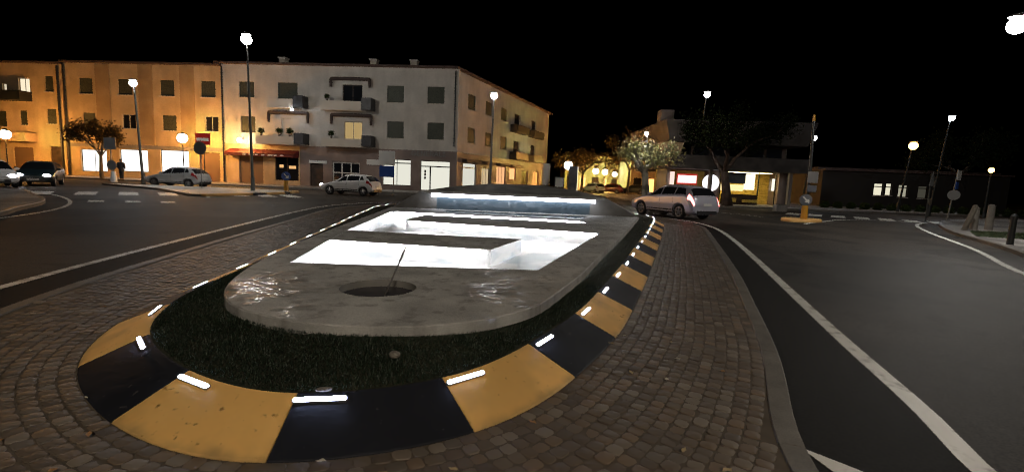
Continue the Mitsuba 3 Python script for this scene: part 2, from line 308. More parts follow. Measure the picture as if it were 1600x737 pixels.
for b in range(NB):
    s0, s1 = b * BL + .004, (b + 1) * BL - .004
    ss = np.linspace(s0, s1, 9)
    rows = []
    for off, z in PROF:
        p, n, q = kat(ss, np.full(9, off)); rows.append(np.c_[p, np.full(9, z)])
    v = np.vstack(rows); R_ = len(PROF)
    i, j = np.meshgrid(np.arange(R_ - 1), np.arange(8), indexing='ij')
    quad = np.stack([i * 9 + j, i * 9 + j + 1, (i + 1) * 9 + j + 1, (i + 1) * 9 + j], -1).reshape(-1, 4)
    f = [quad[:, [0, 1, 2]], quad[:, [0, 2, 3]]]
    e0, e1 = [r * 9 for r in range(R_)], [r * 9 + 8 for r in range(R_)]
    f += [np.array([[e0[0], e0[k + 1], e0[k]] for k in range(1, R_ - 1)])[:, [0, 1, 2]], np.array([[e1[0], e1[k], e1[k + 1]] for k in range(1, R_ - 1)])]
    yel = b % 2 == 1
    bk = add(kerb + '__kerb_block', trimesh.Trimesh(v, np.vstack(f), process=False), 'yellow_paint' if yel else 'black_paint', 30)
    lab(bk, 'sloping kerb block painted yellow' if yel else 'sloping kerb block painted black')
    c, n, q = kat(s0 + .20, .385); c, n, q = c.ravel(), n.ravel(), q.ravel()
    tilt = math.atan2(.173, .418)
    M = np.eye(4); M[:3, 0] = [*q, 0]; ny = np.array([n[0] * math.cos(tilt), n[1] * math.cos(tilt), math.sin(tilt)]); M[:3, 1] = ny
    M[:3, 2] = np.cross(M[:3, 0], ny); M[:3, 3] = [c[0], c[1], .024 + (.385 - .012) * .173 / .418 + .003]
    xs = np.linspace(-np.pi / 2, np.pi / 2, 7)
    pl = sg.LineString([(-.145, 0), (.145, 0)]).buffer(.015, quad_segs=4)
    rim = pl.buffer(.007).difference(pl)
    add(bk + '__lamp_frame', mv(extr(rim, -.01, .010), M), 'steel')
    emit(bk + '__light_strip', mv(extr(pl, -.01, .016), M), np.array([.72, .84, 1.30]) * 30.0, .25)

# ------------------------------------------------------------------ cobbled apron
kpoly = sg.Polygon(kp[:-1:4])
APR = [(1.30, 1.0), (1.66, 1.9), (1.86, 2.75), (2.34, 3.84), (2.78, 4.85), (3.35, 6.35), (4.05, 8.2), (5.5, 12.4), (7.0, 16.9), (7.75, 19.6), (7.75, 22.2), (6.6, 25.3), (4.4, 27.2), (1.5, 28.0), (-1.6, 28.0), (-4.6, 27.0), (-7.0, 24.6), (-7.85, 21.5),
       (-7.55, 18.0), (-7.0, 14.5), (-6.4, 10.3), (-6.05, 8.2), (-5.72, 6.3), (-5.28, 4.6), (-4.6, 2.9), (-3.6, 1.4), (-2.2, .5), (-.6, .1), (.7, .3)]
ap = spline(APR, .05, True); apoly = sg.Polygon(ap[:-1:3])
apron = nk('apron'); lab(apron, 'ring of grey brown cobblestones round the island kerb', kind='structure')
add(apron, extr(apoly.difference(kpoly.buffer(-.3)), -.05, .007), 'mortar')
# granite edging stones
es = np.r_[0, np.cumsum(np.linalg.norm(np.diff(ap, axis=0), axis=1))]; EL = es[-1]
ne = int(EL / .95)
inner_edge = apoly.buffer(-.16)
for e in range(ne):
    ss = np.linspace(e / ne * EL + .004, (e + 1) / ne * EL - .004, 5)
    p = np.stack([np.interp(ss, es, ap[:, k]) for k in (0, 1)], 1)
    q = np.stack([np.interp((ss + .2) % EL, es, ap[:, k]) - np.interp((ss - .2) % EL, es, ap[:, k]) for k in (0, 1)], 1); q /= np.linalg.norm(q, axis=1, keepdims=True)
    n = np.stack([-q[:, 1], q[:, 0]], 1)
    zt = .018 + .004 * RNG.random()
    rows = [np.c_[p, np.full(5, -.02)], np.c_[p, np.full(5, zt - .008)], np.c_[p + n * .01, np.full(5, zt)], np.c_[p + n * .15, np.full(5, zt)], np.c_[p + n * .16, np.full(5, 0)]]
    v = np.vstack(rows); i, j = np.meshgrid(np.arange(4), np.arange(4), indexing='ij')
    quad = np.stack([i * 5 + j, i * 5 + j + 1, (i + 1) * 5 + j + 1, (i + 1) * 5 + j], -1).reshape(-1, 4)
    c0 = [r * 5 for r in range(5)]; c1 = [r * 5 + 4 for r in range(5)]
    f = np.vstack([quad[:, [0, 1, 2]], quad[:, [0, 2, 3]], [[c0[0], c0[k + 1], c0[k]] for k in (1, 2, 3)], [[c1[0], c1[k], c1[k + 1]] for k in (1, 2, 3)]])
    add(apron + '__edging_stone', trimesh.Trimesh(v, f, process=False), 'granite')
# cobbles laid in courses parallel to the kerb
OCT = np.array([(-1, -.62), (-.62, -1), (.62, -1), (1, -.62), (1, .62), (.62, 1), (-.62, 1), (-1, .62)]) * .5
def cobble_mesh(rng):
    o = OCT * (1 + rng.uniform(-.09, .09, (8, 2)))
    h = rng.uniform(.004, .009)
    rings = [np.c_[o, np.full(8, -.02)], np.c_[o * .99, np.full(8, h * .35)], np.c_[o * .92, np.full(8, h) + rng.uniform(-.002, .002, 8)], [[0, 0, h + .003]]]
    v = np.vstack(rings)
    f = []
    for r in range(2):
        for i in range(8):
            j = (i + 1) % 8
            f += [[r * 8 + i, r * 8 + j, r * 8 + 8 + j], [r * 8 + i, r * 8 + 8 + j, r * 8 + 8 + i]]
    f += [[16 + i, 16 + (i + 1) % 8, 24] for i in range(8)]
    return v, np.array(f)
TONES = np.array([.68, .655, .63]) * np.array([(.20, .165, .13), (.155, .125, .10), (.25, .21, .17), (.18, .14, .105), (.30, .265, .225), (.13, .105, .085), (.22, .165, .12), (.19, .17, .15), (.17, .14, .115), (.27, .20, .145)])
TONES = TONES.mean(0) + (TONES - TONES.mean(0)) * .75
VAR = [cobble_mesh(RNG) for _ in range(12)]
clipr = apoly.buffer(-.195); shapely.prepare(clipr)
cob = []
for c in range(34):
    d = .058 + c * .105
    ring = kpoly.buffer(d, quad_segs=24).exterior
    n = int(ring.length / .105); off = RNG.random() * .105
    s = 0.0
    while s < ring.length:
        l = RNG.uniform(.088, .122)
        a, b_ = ring.interpolate(s), ring.interpolate(min(s + l, ring.length))
        s += l
        mx, my = (a.x + b_.x) / 2, (a.y + b_.y) / 2
        if my > 21 or my < .2 or (my > 8 and mx < -7.5): continue
        if not clipr.contains(sg.Point(mx, my)): continue
        cob.append((mx, my, math.atan2(b_.y - a.y, b_.x - a.x) + RNG.normal(0, .05), l * .95, .100 * RNG.uniform(.92, 1.02)))
vis = []
for i, c in enumerate(cob):
    d = np.array([c[0], c[1], -1.6]); zz = d @ _f; xx = d @ np.cross(_f, _up); yy = d @ _up
    vis.append(zz if zz > .1 and abs(xx / zz) < 1.07 and abs(yy / zz) < .5 else 1e9)
near = set(np.argsort(vis)[:290].tolist())
plies = {}
def cob_frame(c):
    M = frame(c[0], c[1], .006 + RNG.uniform(-.003, .004), c[2]); M[:3, 0] *= c[3]; M[:3, 1] *= c[4]
    rx, ry = RNG.normal(0, .02, 2); Rm = np.eye(4); Rm[2, 0], Rm[2, 1] = rx * c[3], ry * c[4]
    M[2, 0] += Rm[2, 0]; M[2, 1] += Rm[2, 1]
    return M
fv, ff, fc, at_ = [], [], [], 0
for i, c in enumerate(cob):
    M = cob_frame(c); vi = int(RNG.integers(12)); g = np.array([c[0] * 1.3, c[1] * 1.3, 0])
    ti = int(RNG.integers(10)); 
    if i in near:
        if (vi, ti) not in plies:
            v, f = VAR[vi]; plies[vi, ti] = mikit.ply(trimesh.Trimesh(v, f, process=False), 'cobble', True, color=np.tile(TONES[ti], (len(v), 1)))
        add(apron + '__cobblestone', plies[vi, ti], None, tw=M)
    else:
        v, f = VAR[vi]
        fv.append(v @ M[:3, :3].T + M[:3, 3]); ff.append(f + at_); at_ += len(v); fc.append(np.tile(TONES[ti] * RNG.uniform(.85, 1.15), (len(v), 1)))
fk = add(apron + '__cobblestones', trimesh.Trimesh(np.vstack(fv), np.vstack(ff), process=False), 'cobble', True, color=np.vstack(fc))
lab(fk, 'field of small cobblestones laid in courses', kind='stuff')

# ------------------------------------------------------------------ fountain
SL = [(-.14, 4.22), (.22, 4.63), (.55, 5.35), (.93, 6.35), (1.42, 7.85), (1.93, 9.4), (2.93, 12.4), (3.95, 15.6), (4.85, 18.45)]
SLL = [(-4.64, 18.2), (-4.42, 15.8), (-4.18, 12.95), (-3.86, 9.54), (-3.52, 6.9), (-3.27, 5.75), (-3.08, 5.15), (-2.84, 4.66), (-2.48, 4.24), (-2.04, 3.98), (-1.56, 3.84), (-1.05, 3.83), (-.55, 3.97), (-.14, 4.22)]
front = np.vstack([spline(SLL, .12), spline(SL, .2)[1:]])
slab_poly = sg.Polygon(front)
ZS = .35
PFL, PFR, PRR, PRL = np.array([-3.0, 6.42]), np.array([.38, 6.61]), np.array([2.42, 12.55]), np.array([-4.2, 15.95])
pool_poly = sg.Polygon([PFL, PFR, (2.17, 11.85), (2.25, 15.35), (-4.1, 16.25), (-3.59, 10.38)])
tray_poly = sg.Polygon([(-2.5, 16.75), (2.3, 16.05), (2.75, 17.7), (-2.5, 17.9)])
hole_c = (-1.45, 5.19); hole_poly = sg.Point(hole_c).buffer(.41, quad_segs=14)
fountain = nk('fountain'); lab(fountain, 'long pale concrete fountain with stepped glowing white pools on the central island', 'fountain')
def bevel_slab(poly, z0, z1, bev):
    o = np.array(poly.exterior.coords)[:-1]
    if not poly.exterior.is_ccw: o = o[::-1]
    t = np.roll(o, -1, 0) - np.roll(o, 1, 0); t /= np.linalg.norm(t, axis=1, keepdims=True); n = np.stack([-t[:, 1], t[:, 0]], 1)
    q = o + n * bev; k = len(o)
    v = np.vstack([np.c_[o, np.full(k, z0)], np.c_[o, np.full(k, z1 - bev)], np.c_[q, np.full(k, z1)]])
    i = np.arange(k); j = (i + 1) % k
    f = np.vstack([x for r in (0, 1) for x in (np.stack([r * k + i, r * k + j, r * k + k + j], 1), np.stack([r * k + i, r * k + k + j, r * k + k + i], 1))])
    side = trimesh.Trimesh(v, f, process=False)
    cap = flat(sg.Polygon(q, [np.array(h.coords) for h in poly.interiors]), z1)
    bot = flat(sg.Polygon(o), z0 + .001); bot.invert()
    return side, cap, bot
top_poly = slab_poly.difference(pool_poly).difference(hole_poly).difference(tray_poly)
side, cap, _ = bevel_slab(top_poly, .24, ZS, .012)
add(fountain + '__slab', cat(side, cap), 'concrete')
def wall_ring(poly, z0, z1):      # walls of a recess, seen from inside
    o = np.array(poly.exterior.coords); k = len(o)
    v = np.vstack([np.c_[o, np.full(k, z0)], np.c_[o, np.full(k, z1)]]); i = np.arange(k - 1)
    m = trimesh.Trimesh(v, np.vstack([np.stack([i, i + k, i + k + 1], 1), np.stack([i, i + k + 1, i + 1], 1)]), process=False)
    return m
lab(add(fountain + '__pool', cat(wall_ring(pool_poly, .03, ZS), flat(pool_poly, .03)), 'pool_white'), 'white lined serpentine pool')
bar1 = sg.Polygon([(-3.62, 8.86), (-.36, 8.38), (.21, 10.06), (-3.66, 10.36)]).intersection(pool_poly.buffer(.0))
bar2 = sg.Polygon([(-2.95, 13.25), (2.3, 11.9), (2.42, 14.55), (-2.8, 15.2)]).intersection(pool_poly)
for b_ in (bar1, bar2):
    s_, c_, _ = bevel_slab(b_, .03, ZS - .002, .008)
    k = add(fountain + '__baffle', c_, 'concrete'); add(k + '__lining', s_, 'pool_white')
def led(a, b, z0, z1, thick=.02, L=75.0, w=3.0, col=(.97, .99, 1.06)):
    a, b = np.array(a), np.array(b); d = (b - a) / np.linalg.norm(b - a); n = np.array([d[1], -d[0]])
    if n[1] > 0: n = -n
    P = [a + n * .003, b + n * .003, b + n * (.003 + thick), a + n * (.003 + thick)]
    emit(fountain + '__light_strip', extr(sg.Polygon(P), z0, z1), np.array(col) * L, w)
led((-3.42, 8.83), (-.46, 8.39), .26, .325)
led((-2.85, 13.22), (2.12, 11.95), .24, .325)
led((-3.95, 16.22), (2.15, 15.36), .25, .335)
led((.42, 6.75), (2.12, 11.7), .27, .32, L=40)
# round dark basin with a leaning steel rod
add(fountain + '__round_basin', cat(wall_ring(hole_poly, .10, ZS), flat(hole_poly, .12)), 'rough_concrete')
lab(add(fountain + '__basin_water', flat(hole_poly.buffer(-.002), .27), 'dark_water'), 'dark still water in the round basin')
lab(add(fountain + '__rod', pipe([(-1.375, 5.02, .2), (-1.24, 5.035, .54), (-1.12, 5.05, .84)], [.010, .009, .007], 8), 'steel', True), 'thin leaning steel rod')
# shallow tray with rippled water
add(fountain + '__tray', cat(wall_ring(tray_poly, .27, ZS), flat(tray_poly, .272)), 'concrete')
gx, gy = np.meshgrid(np.linspace(0, 1, 110), np.linspace(0, 1, 60), indexing='ij')
c00, c10, c11, c01 = [np.array(p) for p in ((-2.49, 16.77), (2.29, 16.07), (2.73, 17.69), (-2.49, 17.88))]
G = (1 - gx)[..., None] * (1 - gy)[..., None] * c00 + gx[..., None] * (1 - gy)[..., None] * c10 + gx[..., None] * gy[..., None] * c11 + (1 - gx)[..., None] * gy[..., None] * c01
hz = .33 + .045 * (meshkit.fbm(np.dstack([G[..., 0] * 1.2, G[..., 1] * 3.2, G[..., 0] * 0]), 3, 5) - .5)
V = np.c_[G.reshape(-1, 2), hz.ravel()]
i, j = np.meshgrid(np.arange(109), np.arange(59), indexing='ij')
Q = np.stack([i * 60 + j, (i + 1) * 60 + j, (i + 1) * 60 + j + 1, i * 60 + j + 1], -1).reshape(-1, 4)
lab(add(fountain + '__water', trimesh.Trimesh(V, np.vstack([Q[:, [0, 1, 2]], Q[:, [0, 2, 3]]]), process=False), 'water', True), 'rippled water in the upper tray')
# raised rear of the fountain
REAR = [(-4.66, 18.21, .30), (-3.58, 18.46, 1.0), (3.5, 18.46, 1.04), (4.87, 18.46, .30), (5.0, 20.6, .34), (3.3, 23.2, .3), (.2, 24.1, .3), (-3.2, 23.3, .3), (-4.95, 20.6, .34),
        (-2.45, 20.4, 1.20), (2.55, 20.4, 1.24), (-1.0, 22.3, 1.34), (1.3, 22.3, 1.36), (4.4, 19.4, .66), (-4.2, 19.4, .66), (-4.66, 18.4, .1), (4.9, 18.6, .1), (.2, 24.1, .1), (4.95, 20.6, .1), (-4.9, 20.6, .1), (3.3, 23.2, .1), (-3.2, 23.3, .1)]
rk = add(fountain + '__rear_ramp', hull(REAR), 'rough_concrete'); lab(rk, 'raised dark concrete rear of the fountain')
add(fountain + '__cascade_lip', bx(-3.45, 3.4, 17.98, 18.44, .955, 1.03), 'concrete')
emit(fountain + '__light_strip', bx(-3.1, 3.08, 18.04, 18.26, .81, .945), np.array((.97, .99, 1.06)) * 5, 3)
gx, gz = np.meshgrid(np.linspace(-2.9, 2.9, 120), np.linspace(.36, .80, 24), indexing='ij')
yy = 18.20 + .03 * (meshkit.fbm(np.dstack([gx * 5, gz * 2.5, gx * 0]), 3, 9) - .5)
V = np.c_[gx.ravel(), yy.ravel(), gz.ravel()]; i, j = np.meshgrid(np.arange(119), np.arange(23), indexing='ij')
Q = np.stack([i * 24 + j, (i + 1) * 24 + j, (i + 1) * 24 + j + 1, i * 24 + j + 1], -1).reshape(-1, 4)
prin('water_sheet', (.10, .145, .185), .12, specular=.7)
lab(add(fountain + '__water_curtain', trimesh.Trimesh(V, np.vstack([Q[:, [0, 1, 2]], Q[:, [0, 2, 3]]]), process=False), 'water_sheet', True), 'thin blue grey sheet of falling water')

# ------------------------------------------------------------------ grass on the island
inner = sg.Polygon(kat(np.linspace(0, KL, 400)[:-1], np.full(399, .455))[0])
foot = slab_poly.union(sg.Polygon([(p[0], p[1]) for p in REAR[:1] + REAR[3:9]])).buffer(.01)
def soil_z(x, y):
    d = np.array([inner.exterior.distance(sg.Point(a, b)) for a, b in zip(x, y)]); return .194 + .076 * np.clip(d / .8, 0, 1)
bed = inner.difference(foot.buffer(-.05))
tri = trimesh.creation.triangulate_polygon(bed.segmentize(.25), engine='earcut'); 
bz = soil_z(tri[0][:, 0], tri[0][:, 1])
soil = nk('island_soil'); lab(soil, 'dark soil bed under the grass of the island', kind='structure')
bm = trimesh.Trimesh(np.c_[tri[0], bz], tri[1], process=False)
if bm.face_normals[:, 2].mean() < 0: bm.invert()
add(soil, bm, 'soil')
pts = []
shapely.prepare(bed)
N = 150000
xy = np.c_[RNG.uniform(-6, 6.3, N), RNG.uniform(2.7, 20, N) ]
dens = np.where(xy[:, 1] < 8, 1.0, .45)
xy = np.vstack([xy[RNG.random(N) < dens], np.c_[RNG.uniform(-4, 2.2, 120000), RNG.uniform(2.8, 6.5, 120000)]])
xy = xy[shapely.contains_xy(bed.buffer(-.015), xy[:, 0], xy[:, 1])]
gz = soil_z(xy[:, 0], xy[:, 1])
n = len(xy); a = RNG.uniform(0, 2 * np.pi, n); h = RNG.uniform(.014, .034, n) * (.7 + .7 * meshkit.noise(np.c_[xy * 2.5, xy[:, :1] * 0])); w = RNG.uniform(.002, .0035, n) * (1 + xy[:, 1] * .12)
lean = RNG.uniform(.2, .9, n) * h; b2 = RNG.uniform(0, 2 * np.pi, n)
P0 = np.c_[xy, gz - .004]; dx = np.c_[np.cos(a), np.sin(a), a * 0] * w[:, None]; tip = P0 + np.c_[np.cos(b2) * lean, np.sin(b2) * lean, h]
V = np.stack([P0 - dx, P0 + dx, tip], 1).reshape(-1, 3); F_ = np.arange(3 * n).reshape(-1, 3)
col = np.array([(.005, .013, .007)]) + RNG.random((n, 1)) * np.array([(.008, .014, .006)])
gr = nk('grass'); lab(gr, 'short dark green grass round the fountain slab', 'grass', kind='stuff')
add(gr, trimesh.Trimesh(V, F_, process=False), 'blade', color=np.repeat(col, 3, 0))
# a pale pebble and a crumpled scrap on the grass
pb = trimesh.creation.icosphere(2, .5); pb.vertices *= 1 + .12 * (meshkit.fbm(pb.vertices * 2.5, 3)[:, None] - .5); pb.apply_scale([.085, .07, .06])
lab(add('stone', mv(pb, frame(-.83, 3.42, .275)), 'granite', True), 'small pale round stone on the grass in front of the slab', 'stone')
lf = trimesh.creation.icosphere(2, .5); lf.vertices *= 1 + .5 * (meshkit.fbm(lf.vertices * 3.1, 3)[:, None] - .5); lf.apply_scale([.11, .05, .03])
lab(add('stone', mv(lf, frame(-1.16, 2.93, .215, .3)), 'granite', True), 'flat pale stone at the grass edge above a light strip', 'stone')
leaf_n = 70
for i in range(leaf_n):
    q = (RNG.uniform(-5.0, 2.0), RNG.uniform(2.2, 5.5))
    if not clipr.contains(sg.Point(q)) or kpoly.contains(sg.Point(q)): continue
    s = RNG.uniform(.018, .035); 
    o = np.array([(-1, 0, 0), (-.3, .55, .25), (.5, .4, .12), (1, 0, .3), (.5, -.4, .05), (-.3, -.5, .3), (0, 0, .1)]) * s
    m = trimesh.Trimesh(o, [[6, k, (k + 1) % 6] for k in range(6)], process=False)
    c = [(.40, .30, .16), (.33, .17, .07), (.5, .45, .36)][i % 3]
    lab(add('fallen_leaf', mv(m, frame(q[0], q[1], .028, RNG.uniform(0, 6))), 'blade', color=np.tile(c, (7, 1))), 'small dry leaf lying on the cobblestones', 'leaf', 'dry leaves on the cobblestones')

# ------------------------------------------------------------------ pavements, splitter islands
def pavement(name, poly, h, label, mat='pavement', kerb=True):
    k = nk(name); lab(k, label, kind='structure')
    P = sg.Polygon(poly); a, b, _ = bevel_slab(P.buffer(-.14, join_style=1), -.05, h - .004, .01)
    add(k, cat(a, b), mat)
    if kerb:
        ring = np.array(P.simplify(.02).exterior.coords)
        L = P.exterior.length; n = max(3, int(L / 1.0))
        kb = P.difference(P.buffer(-.137, join_style=1))
        s_, c_, _ = bevel_slab(P, -.05, h, .015)
        hole = P.buffer(-.137, join_style=1)
        add(k + '__kerb', cat(s_, flat(sg.Polygon(P.buffer(-.015).exterior.coords, [hole.exterior.coords]), h)), 'granite')
    return k
HS = [(-28.6, 33.4), (-22.2, 29.9), (-17.0, 25.2), (-16.3, 25.4), (-15.6, 27.6), (-14.9, 30.5), (-15.2, 33.6), (-16.2, 34.6), (-22.5, 34.6)]
isl = pavement('pavement', HS, .12, 'paved traffic island with the tallest lamp on the left', 'lamplit_pavement')
for i in range(9):                                    # painted kerb stones of that island, black and yellow
    a, b = np.array((-16.25, 25.25)), np.array((-14.85, 30.4))
    if i >= 5: a, b = np.array((-14.85, 30.4)), np.array((-15.1, 33.7)); t0 = (i - 5) / 4; t1 = t0 + .24
    else: t0 = i / 5; t1 = t0 + .195
    p0, p1 = a + (b - a) * t0, a + (b - a) * t1; d = (p1 - p0) / np.linalg.norm(p1 - p0); n = np.array([d[1], -d[0]])
    add(isl + '__kerb_stone', extr(sg.Polygon([p0 + n * .08, p1 + n * .08, p1 - n * .25, p0 - n * .25]), .0, .135), 'black_paint' if i in (3, 6) else 'yellow_paint')
pavement('pavement', spline([(-13.8, 12.2), (-14.9, 14.3), (-16.2, 16.3), (-18.2, 18.6), (-21.3, 21.2), (-24.6, 23.4), (-27, 22.6), (-25, 17.5), (-20.0, 12.5), (-15.5, 10.6)], .4, True)[:-1], .13, 'rounded grey splitter island at the left edge')
mark('edge_line', strip(spline([(-13.2, 11.6), (-14.3, 14.5), (-15.7, 16.8), (-17.8, 19.2), (-21.0, 21.9), (-24.6, 24.2)], .4), .06, .004))
pavement('pavement', [(-62, 45.6), (-46.0, 43.6), (-30.5, 42.0), (-14, 40.4), (-4.6, 39.6), (-2.2, 41.5), (-1.6, 44.5), (9.0, 71.5), (9.5, 76), (-20, 76), (-62, 62)], .12, 'pavement along the fronts of the long building')
RP = spline([(10.4, 6.5), (11.9, 9.6), (13.7, 12.4), (15.6, 15.1), (18.4, 19.6), (20.8, 23.1), (23.6, 26.6), (27.0, 30.2), (33, 34.5), (46, 38.5), (60, 30), (50, 12), (30, 2), (14, 3)], .5, True)[:-1]
rp = pavement('pavement', RP, .13, 'wide pavement on the right with bollards and road signs')
pavement('pavement', [(11.5, 42.4), (19.0, 40.4), (27, 40.2), (33, 42), (60, 46), (60, 70), (8.5, 70), (10.5, 50)], .12, 'pavement in front of the low modern shop building')
YI = spline([(14.2, 24.6), (15.2, 24.7), (16.6, 25.8), (16.6, 26.8), (15.4, 26.8), (14.4, 25.8)], .2, True)[:-1]
yk = nk('traffic_island'); lab(yk, 'small traffic island with a yellow painted kerb', kind='structure')
a, b, _ = bevel_slab(sg.Polygon(YI), -.02, .13, .02); add(yk, cat(a, b), 'yellow_paint')
gs = nk('grass'); lab(gs, 'strips of rough grass on the right hand pavement', 'grass', kind='stuff')
GV = []
for poly in (sg.Polygon([(18.0, 18.6), (20.5, 21.5), (24, 21.5), (20.5, 18.0)]), sg.Polygon([(13.6, 11.3), (16.3, 14.9), (19, 15.2), (15.2, 10.6)])):
    q = RNG.uniform(0, 1, (9000, 2)) * (np.array(poly.bounds[2:]) - poly.bounds[:2]) + poly.bounds[:2]; q = q[shapely.contains_xy(poly, q[:, 0], q[:, 1])]
    aa = RNG.uniform(0, 6.28, len(q)); h = RNG.uniform(.03, .09, len(q)); P0 = np.c_[q, np.full(len(q), .125)]
    dx = np.c_[np.cos(aa), np.sin(aa), aa * 0] * .015
    GV.append(np.stack([P0 - dx, P0 + dx, P0 + np.c_[np.cos(aa * 3) * h, np.sin(aa * 3) * h, h]], 1).reshape(-1, 3))
GV = np.vstack(GV); add(gs, trimesh.Trimesh(GV, np.arange(len(GV)).reshape(-1, 3), process=False), 'blade', color=np.tile((.04, .06, .02), (len(GV), 1)))

# ------------------------------------------------------------------ buildings
RX = np.array([[1, 0, 0, 0], [0, 0, -1, 0], [0, 1, 0, 0], [0, 0, 0, 1.0]])
class Face:
    """A facade: u along it, z up, y into the house."""
    def __init__(s, o, d, owner): s.M = frame(o[0], o[1], 0, math.atan2(d[1], d[0])); s.k = owner; s.holes = []
    def wall(s, u0, u1, z0, z1, mat, name='wall', th=.35):
        hs = [sg.box(*h) for h in s.holes if h[0] > u0 - .01 and h[2] < u1 + .01 and h[1] < z1 and h[3] > z0]
        p = sg.box(u0, z0, u1, z1)
        for h in hs: p = p.difference(h)
        ms = [mv(extr(g, -th, 0), RX) for g in getattr(p, 'geoms', [p])]
        return add(s.k + '__' + name, mv(cat(ms), s.M), mat)
    def box(s, name, u0, u1, y0, y1, z0, z1, mat, label=None):
        k = add((name if '__' in name else s.k + '__' + name), mv(bx(u0, u1, y0, y1, z0, z1), s.M), mat)
        if label: lab(k, label)
        return k
    def window(s, u0, u1, z0, z1, kind='shutter', mat='shutter', glow=None, part='window', mull=1, transom=None, w=1.0, fw=.06, label=None):
        s.holes.append((u0, z0, u1, z1))
        y = .13
        fr = [bx(u0, u0 + fw, y, y + .08, z0, z1), bx(u1 - fw, u1, y, y + .08, z0, z1), bx(u0 + fw, u1 - fw, y, y + .08, z1 - fw, z1), bx(u0 + fw, u1 - fw, y, y + .08, z0, z0 + fw)]
        for k in range(mull): c = u0 + (u1 - u0) * (k + 1) / (mull + 1); fr.append(bx(c - fw / 2, c + fw / 2, y + .004, y + .076, z0 + fw, z1 - fw))
        if transom: fr.append(bx(u0 + fw, u1 - fw, y - .004, y + .082, transom - .05, transom + .05))
        k = add(s.k + '__' + part, mv(cat(fr), s.M), 'dark_wood' if kind == 'shutter' else mat)
        if label: lab(k, label)
        if kind == 'shutter': add(k + '__shutter', mv(bx(u0 + .01, u1 - .01, y - .05, y - .01, z0 + .01, z1 - .01), s.M), mat)
        elif kind == 'dark': add(k + '__glass', mv(bx(u0 + fw, u1 - fw, y + .03, y + .05, z0 + fw, z1 - fw), s.M), 'glass_dark')
        elif kind == 'lit': emit(k + '__lit_pane', mv(bx(u0 + fw, u1 - fw, y + .03, y + .05, z0 + fw, z1 - fw), s.M), glow, w)
        if part == 'window': add(k + '__sill', mv(bx(u0 - .09, u1 + .09, -.09, .12, z0 - .07, z0 - .003), s.M), 'trim')
        return k
    def balcony(s, u0, u1, z0, z1, plants=0, mat='trim', depth=1.15):
        k = nk(s.k + '__balcony'); 
        add(k, mv(cat(bx(u0, u1, -depth, -.003, z0, z0 + .16)), s.M), mat)
        add(k + '__parapet', mv(cat(bx(u0, u1, -depth, -depth + .1, z0 + .163, z1), bx(u0, u0 + .1, -depth + .102, -.003, z0 + .163, z1), bx(u1 - .1, u1, -depth + .102, -.003, z0 + .163, z1)), s.M), mat)
        return k
    def awning(s, u0, u1, z0, z1):                     # rolled-up awning: cassette with two hanging side arms
        k = nk(s.k + '__awning'); z = z1 - .14
        add(k, mv(cat(pipe([(u0, -.25, z), ((u0 + u1) / 2, -.27, z + .02), (u1, -.25, z)], .15, 10)), s.M), 'dark_awning', True)
        for u in (u0, u1):
            add(k + '__arm', mv(pipe([(u, -.25, z), (u + .02, -.30, z - .35), (u, -.27, z0 + .1)], [.14, .15, .10], 8), s.M), 'dark_awning', True)
prin('dark_awning', (.05, .035, .03), .8)
D1 = np.array([.99589, -.09060]); O1 = np.array([-5.7, 44.7]); D2 = np.array([.3557, .93460])
def P1(u): return O1 + D1 * u
# corner building (B)
B = nk('corner_building'); lab(B, 'three storey cream corner building with balconies, red awning and lit ground floor shop', 'building')
f = Face(O1, D1, B)
for u0, u1, z0, z1 in [(-20.75, -19.25, 8.2, 9.65), (-6.35, -4.75, 8.1, 9.6), (-2.55, -.97, 8.1, 9.6), (-20.65, -19.2, 4.95, 6.45), (-6.3, -4.72, 4.88, 6.4), (-2.5, -.95, 4.88, 6.4)]:
    f.window(u0, u1, z0, z1)
f.window(-16.9, -14.95, 7.2, 9.65, part='balcony_door', mat='shutter'); f.window(-10.6, -8.7, 7.2, 9.6, 'dark', 'dark_wood', part='balcony_door')
f.window(-16.6, -14.85, 3.95, 6.35, 'shutter', 'trim', part='balcony_door')
f.window(-10.45, -8.7, 3.95, 6.25, 'lit', 'trim', glow=(.42, .29, .12), part='balcony_door', label='balcony door with a warm lit curtain', w=.5)
for u0, u1, z0, z1 in [(-17.3, -14.8, 7.17, 8.0), (-12.15, -8.33, 7.12, 7.95), (-18.45, -14.75, 3.86, 4.62), (-12.1, -8.3, 3.86, 4.6)]:
    f.balcony(u0, u1, z0, z1)
    add(f.k + '__balcony_screen', mv(cat(bx(u1 + .0, u1 + .9, -1.12, -1.08, z0 + .1, z1 + .35), bx(u1 + .86, u1 + .9, -1.078, -.01, z0 + .1, z1 + .35)), f.M), 'black_plastic')
for a in [(-11.6, -7.9, 9.2, 10.2), (-17.7, -13.85, 5.85, 7.0), (-11.55, -7.75, 5.85, 6.95)]: f.awning(*a)
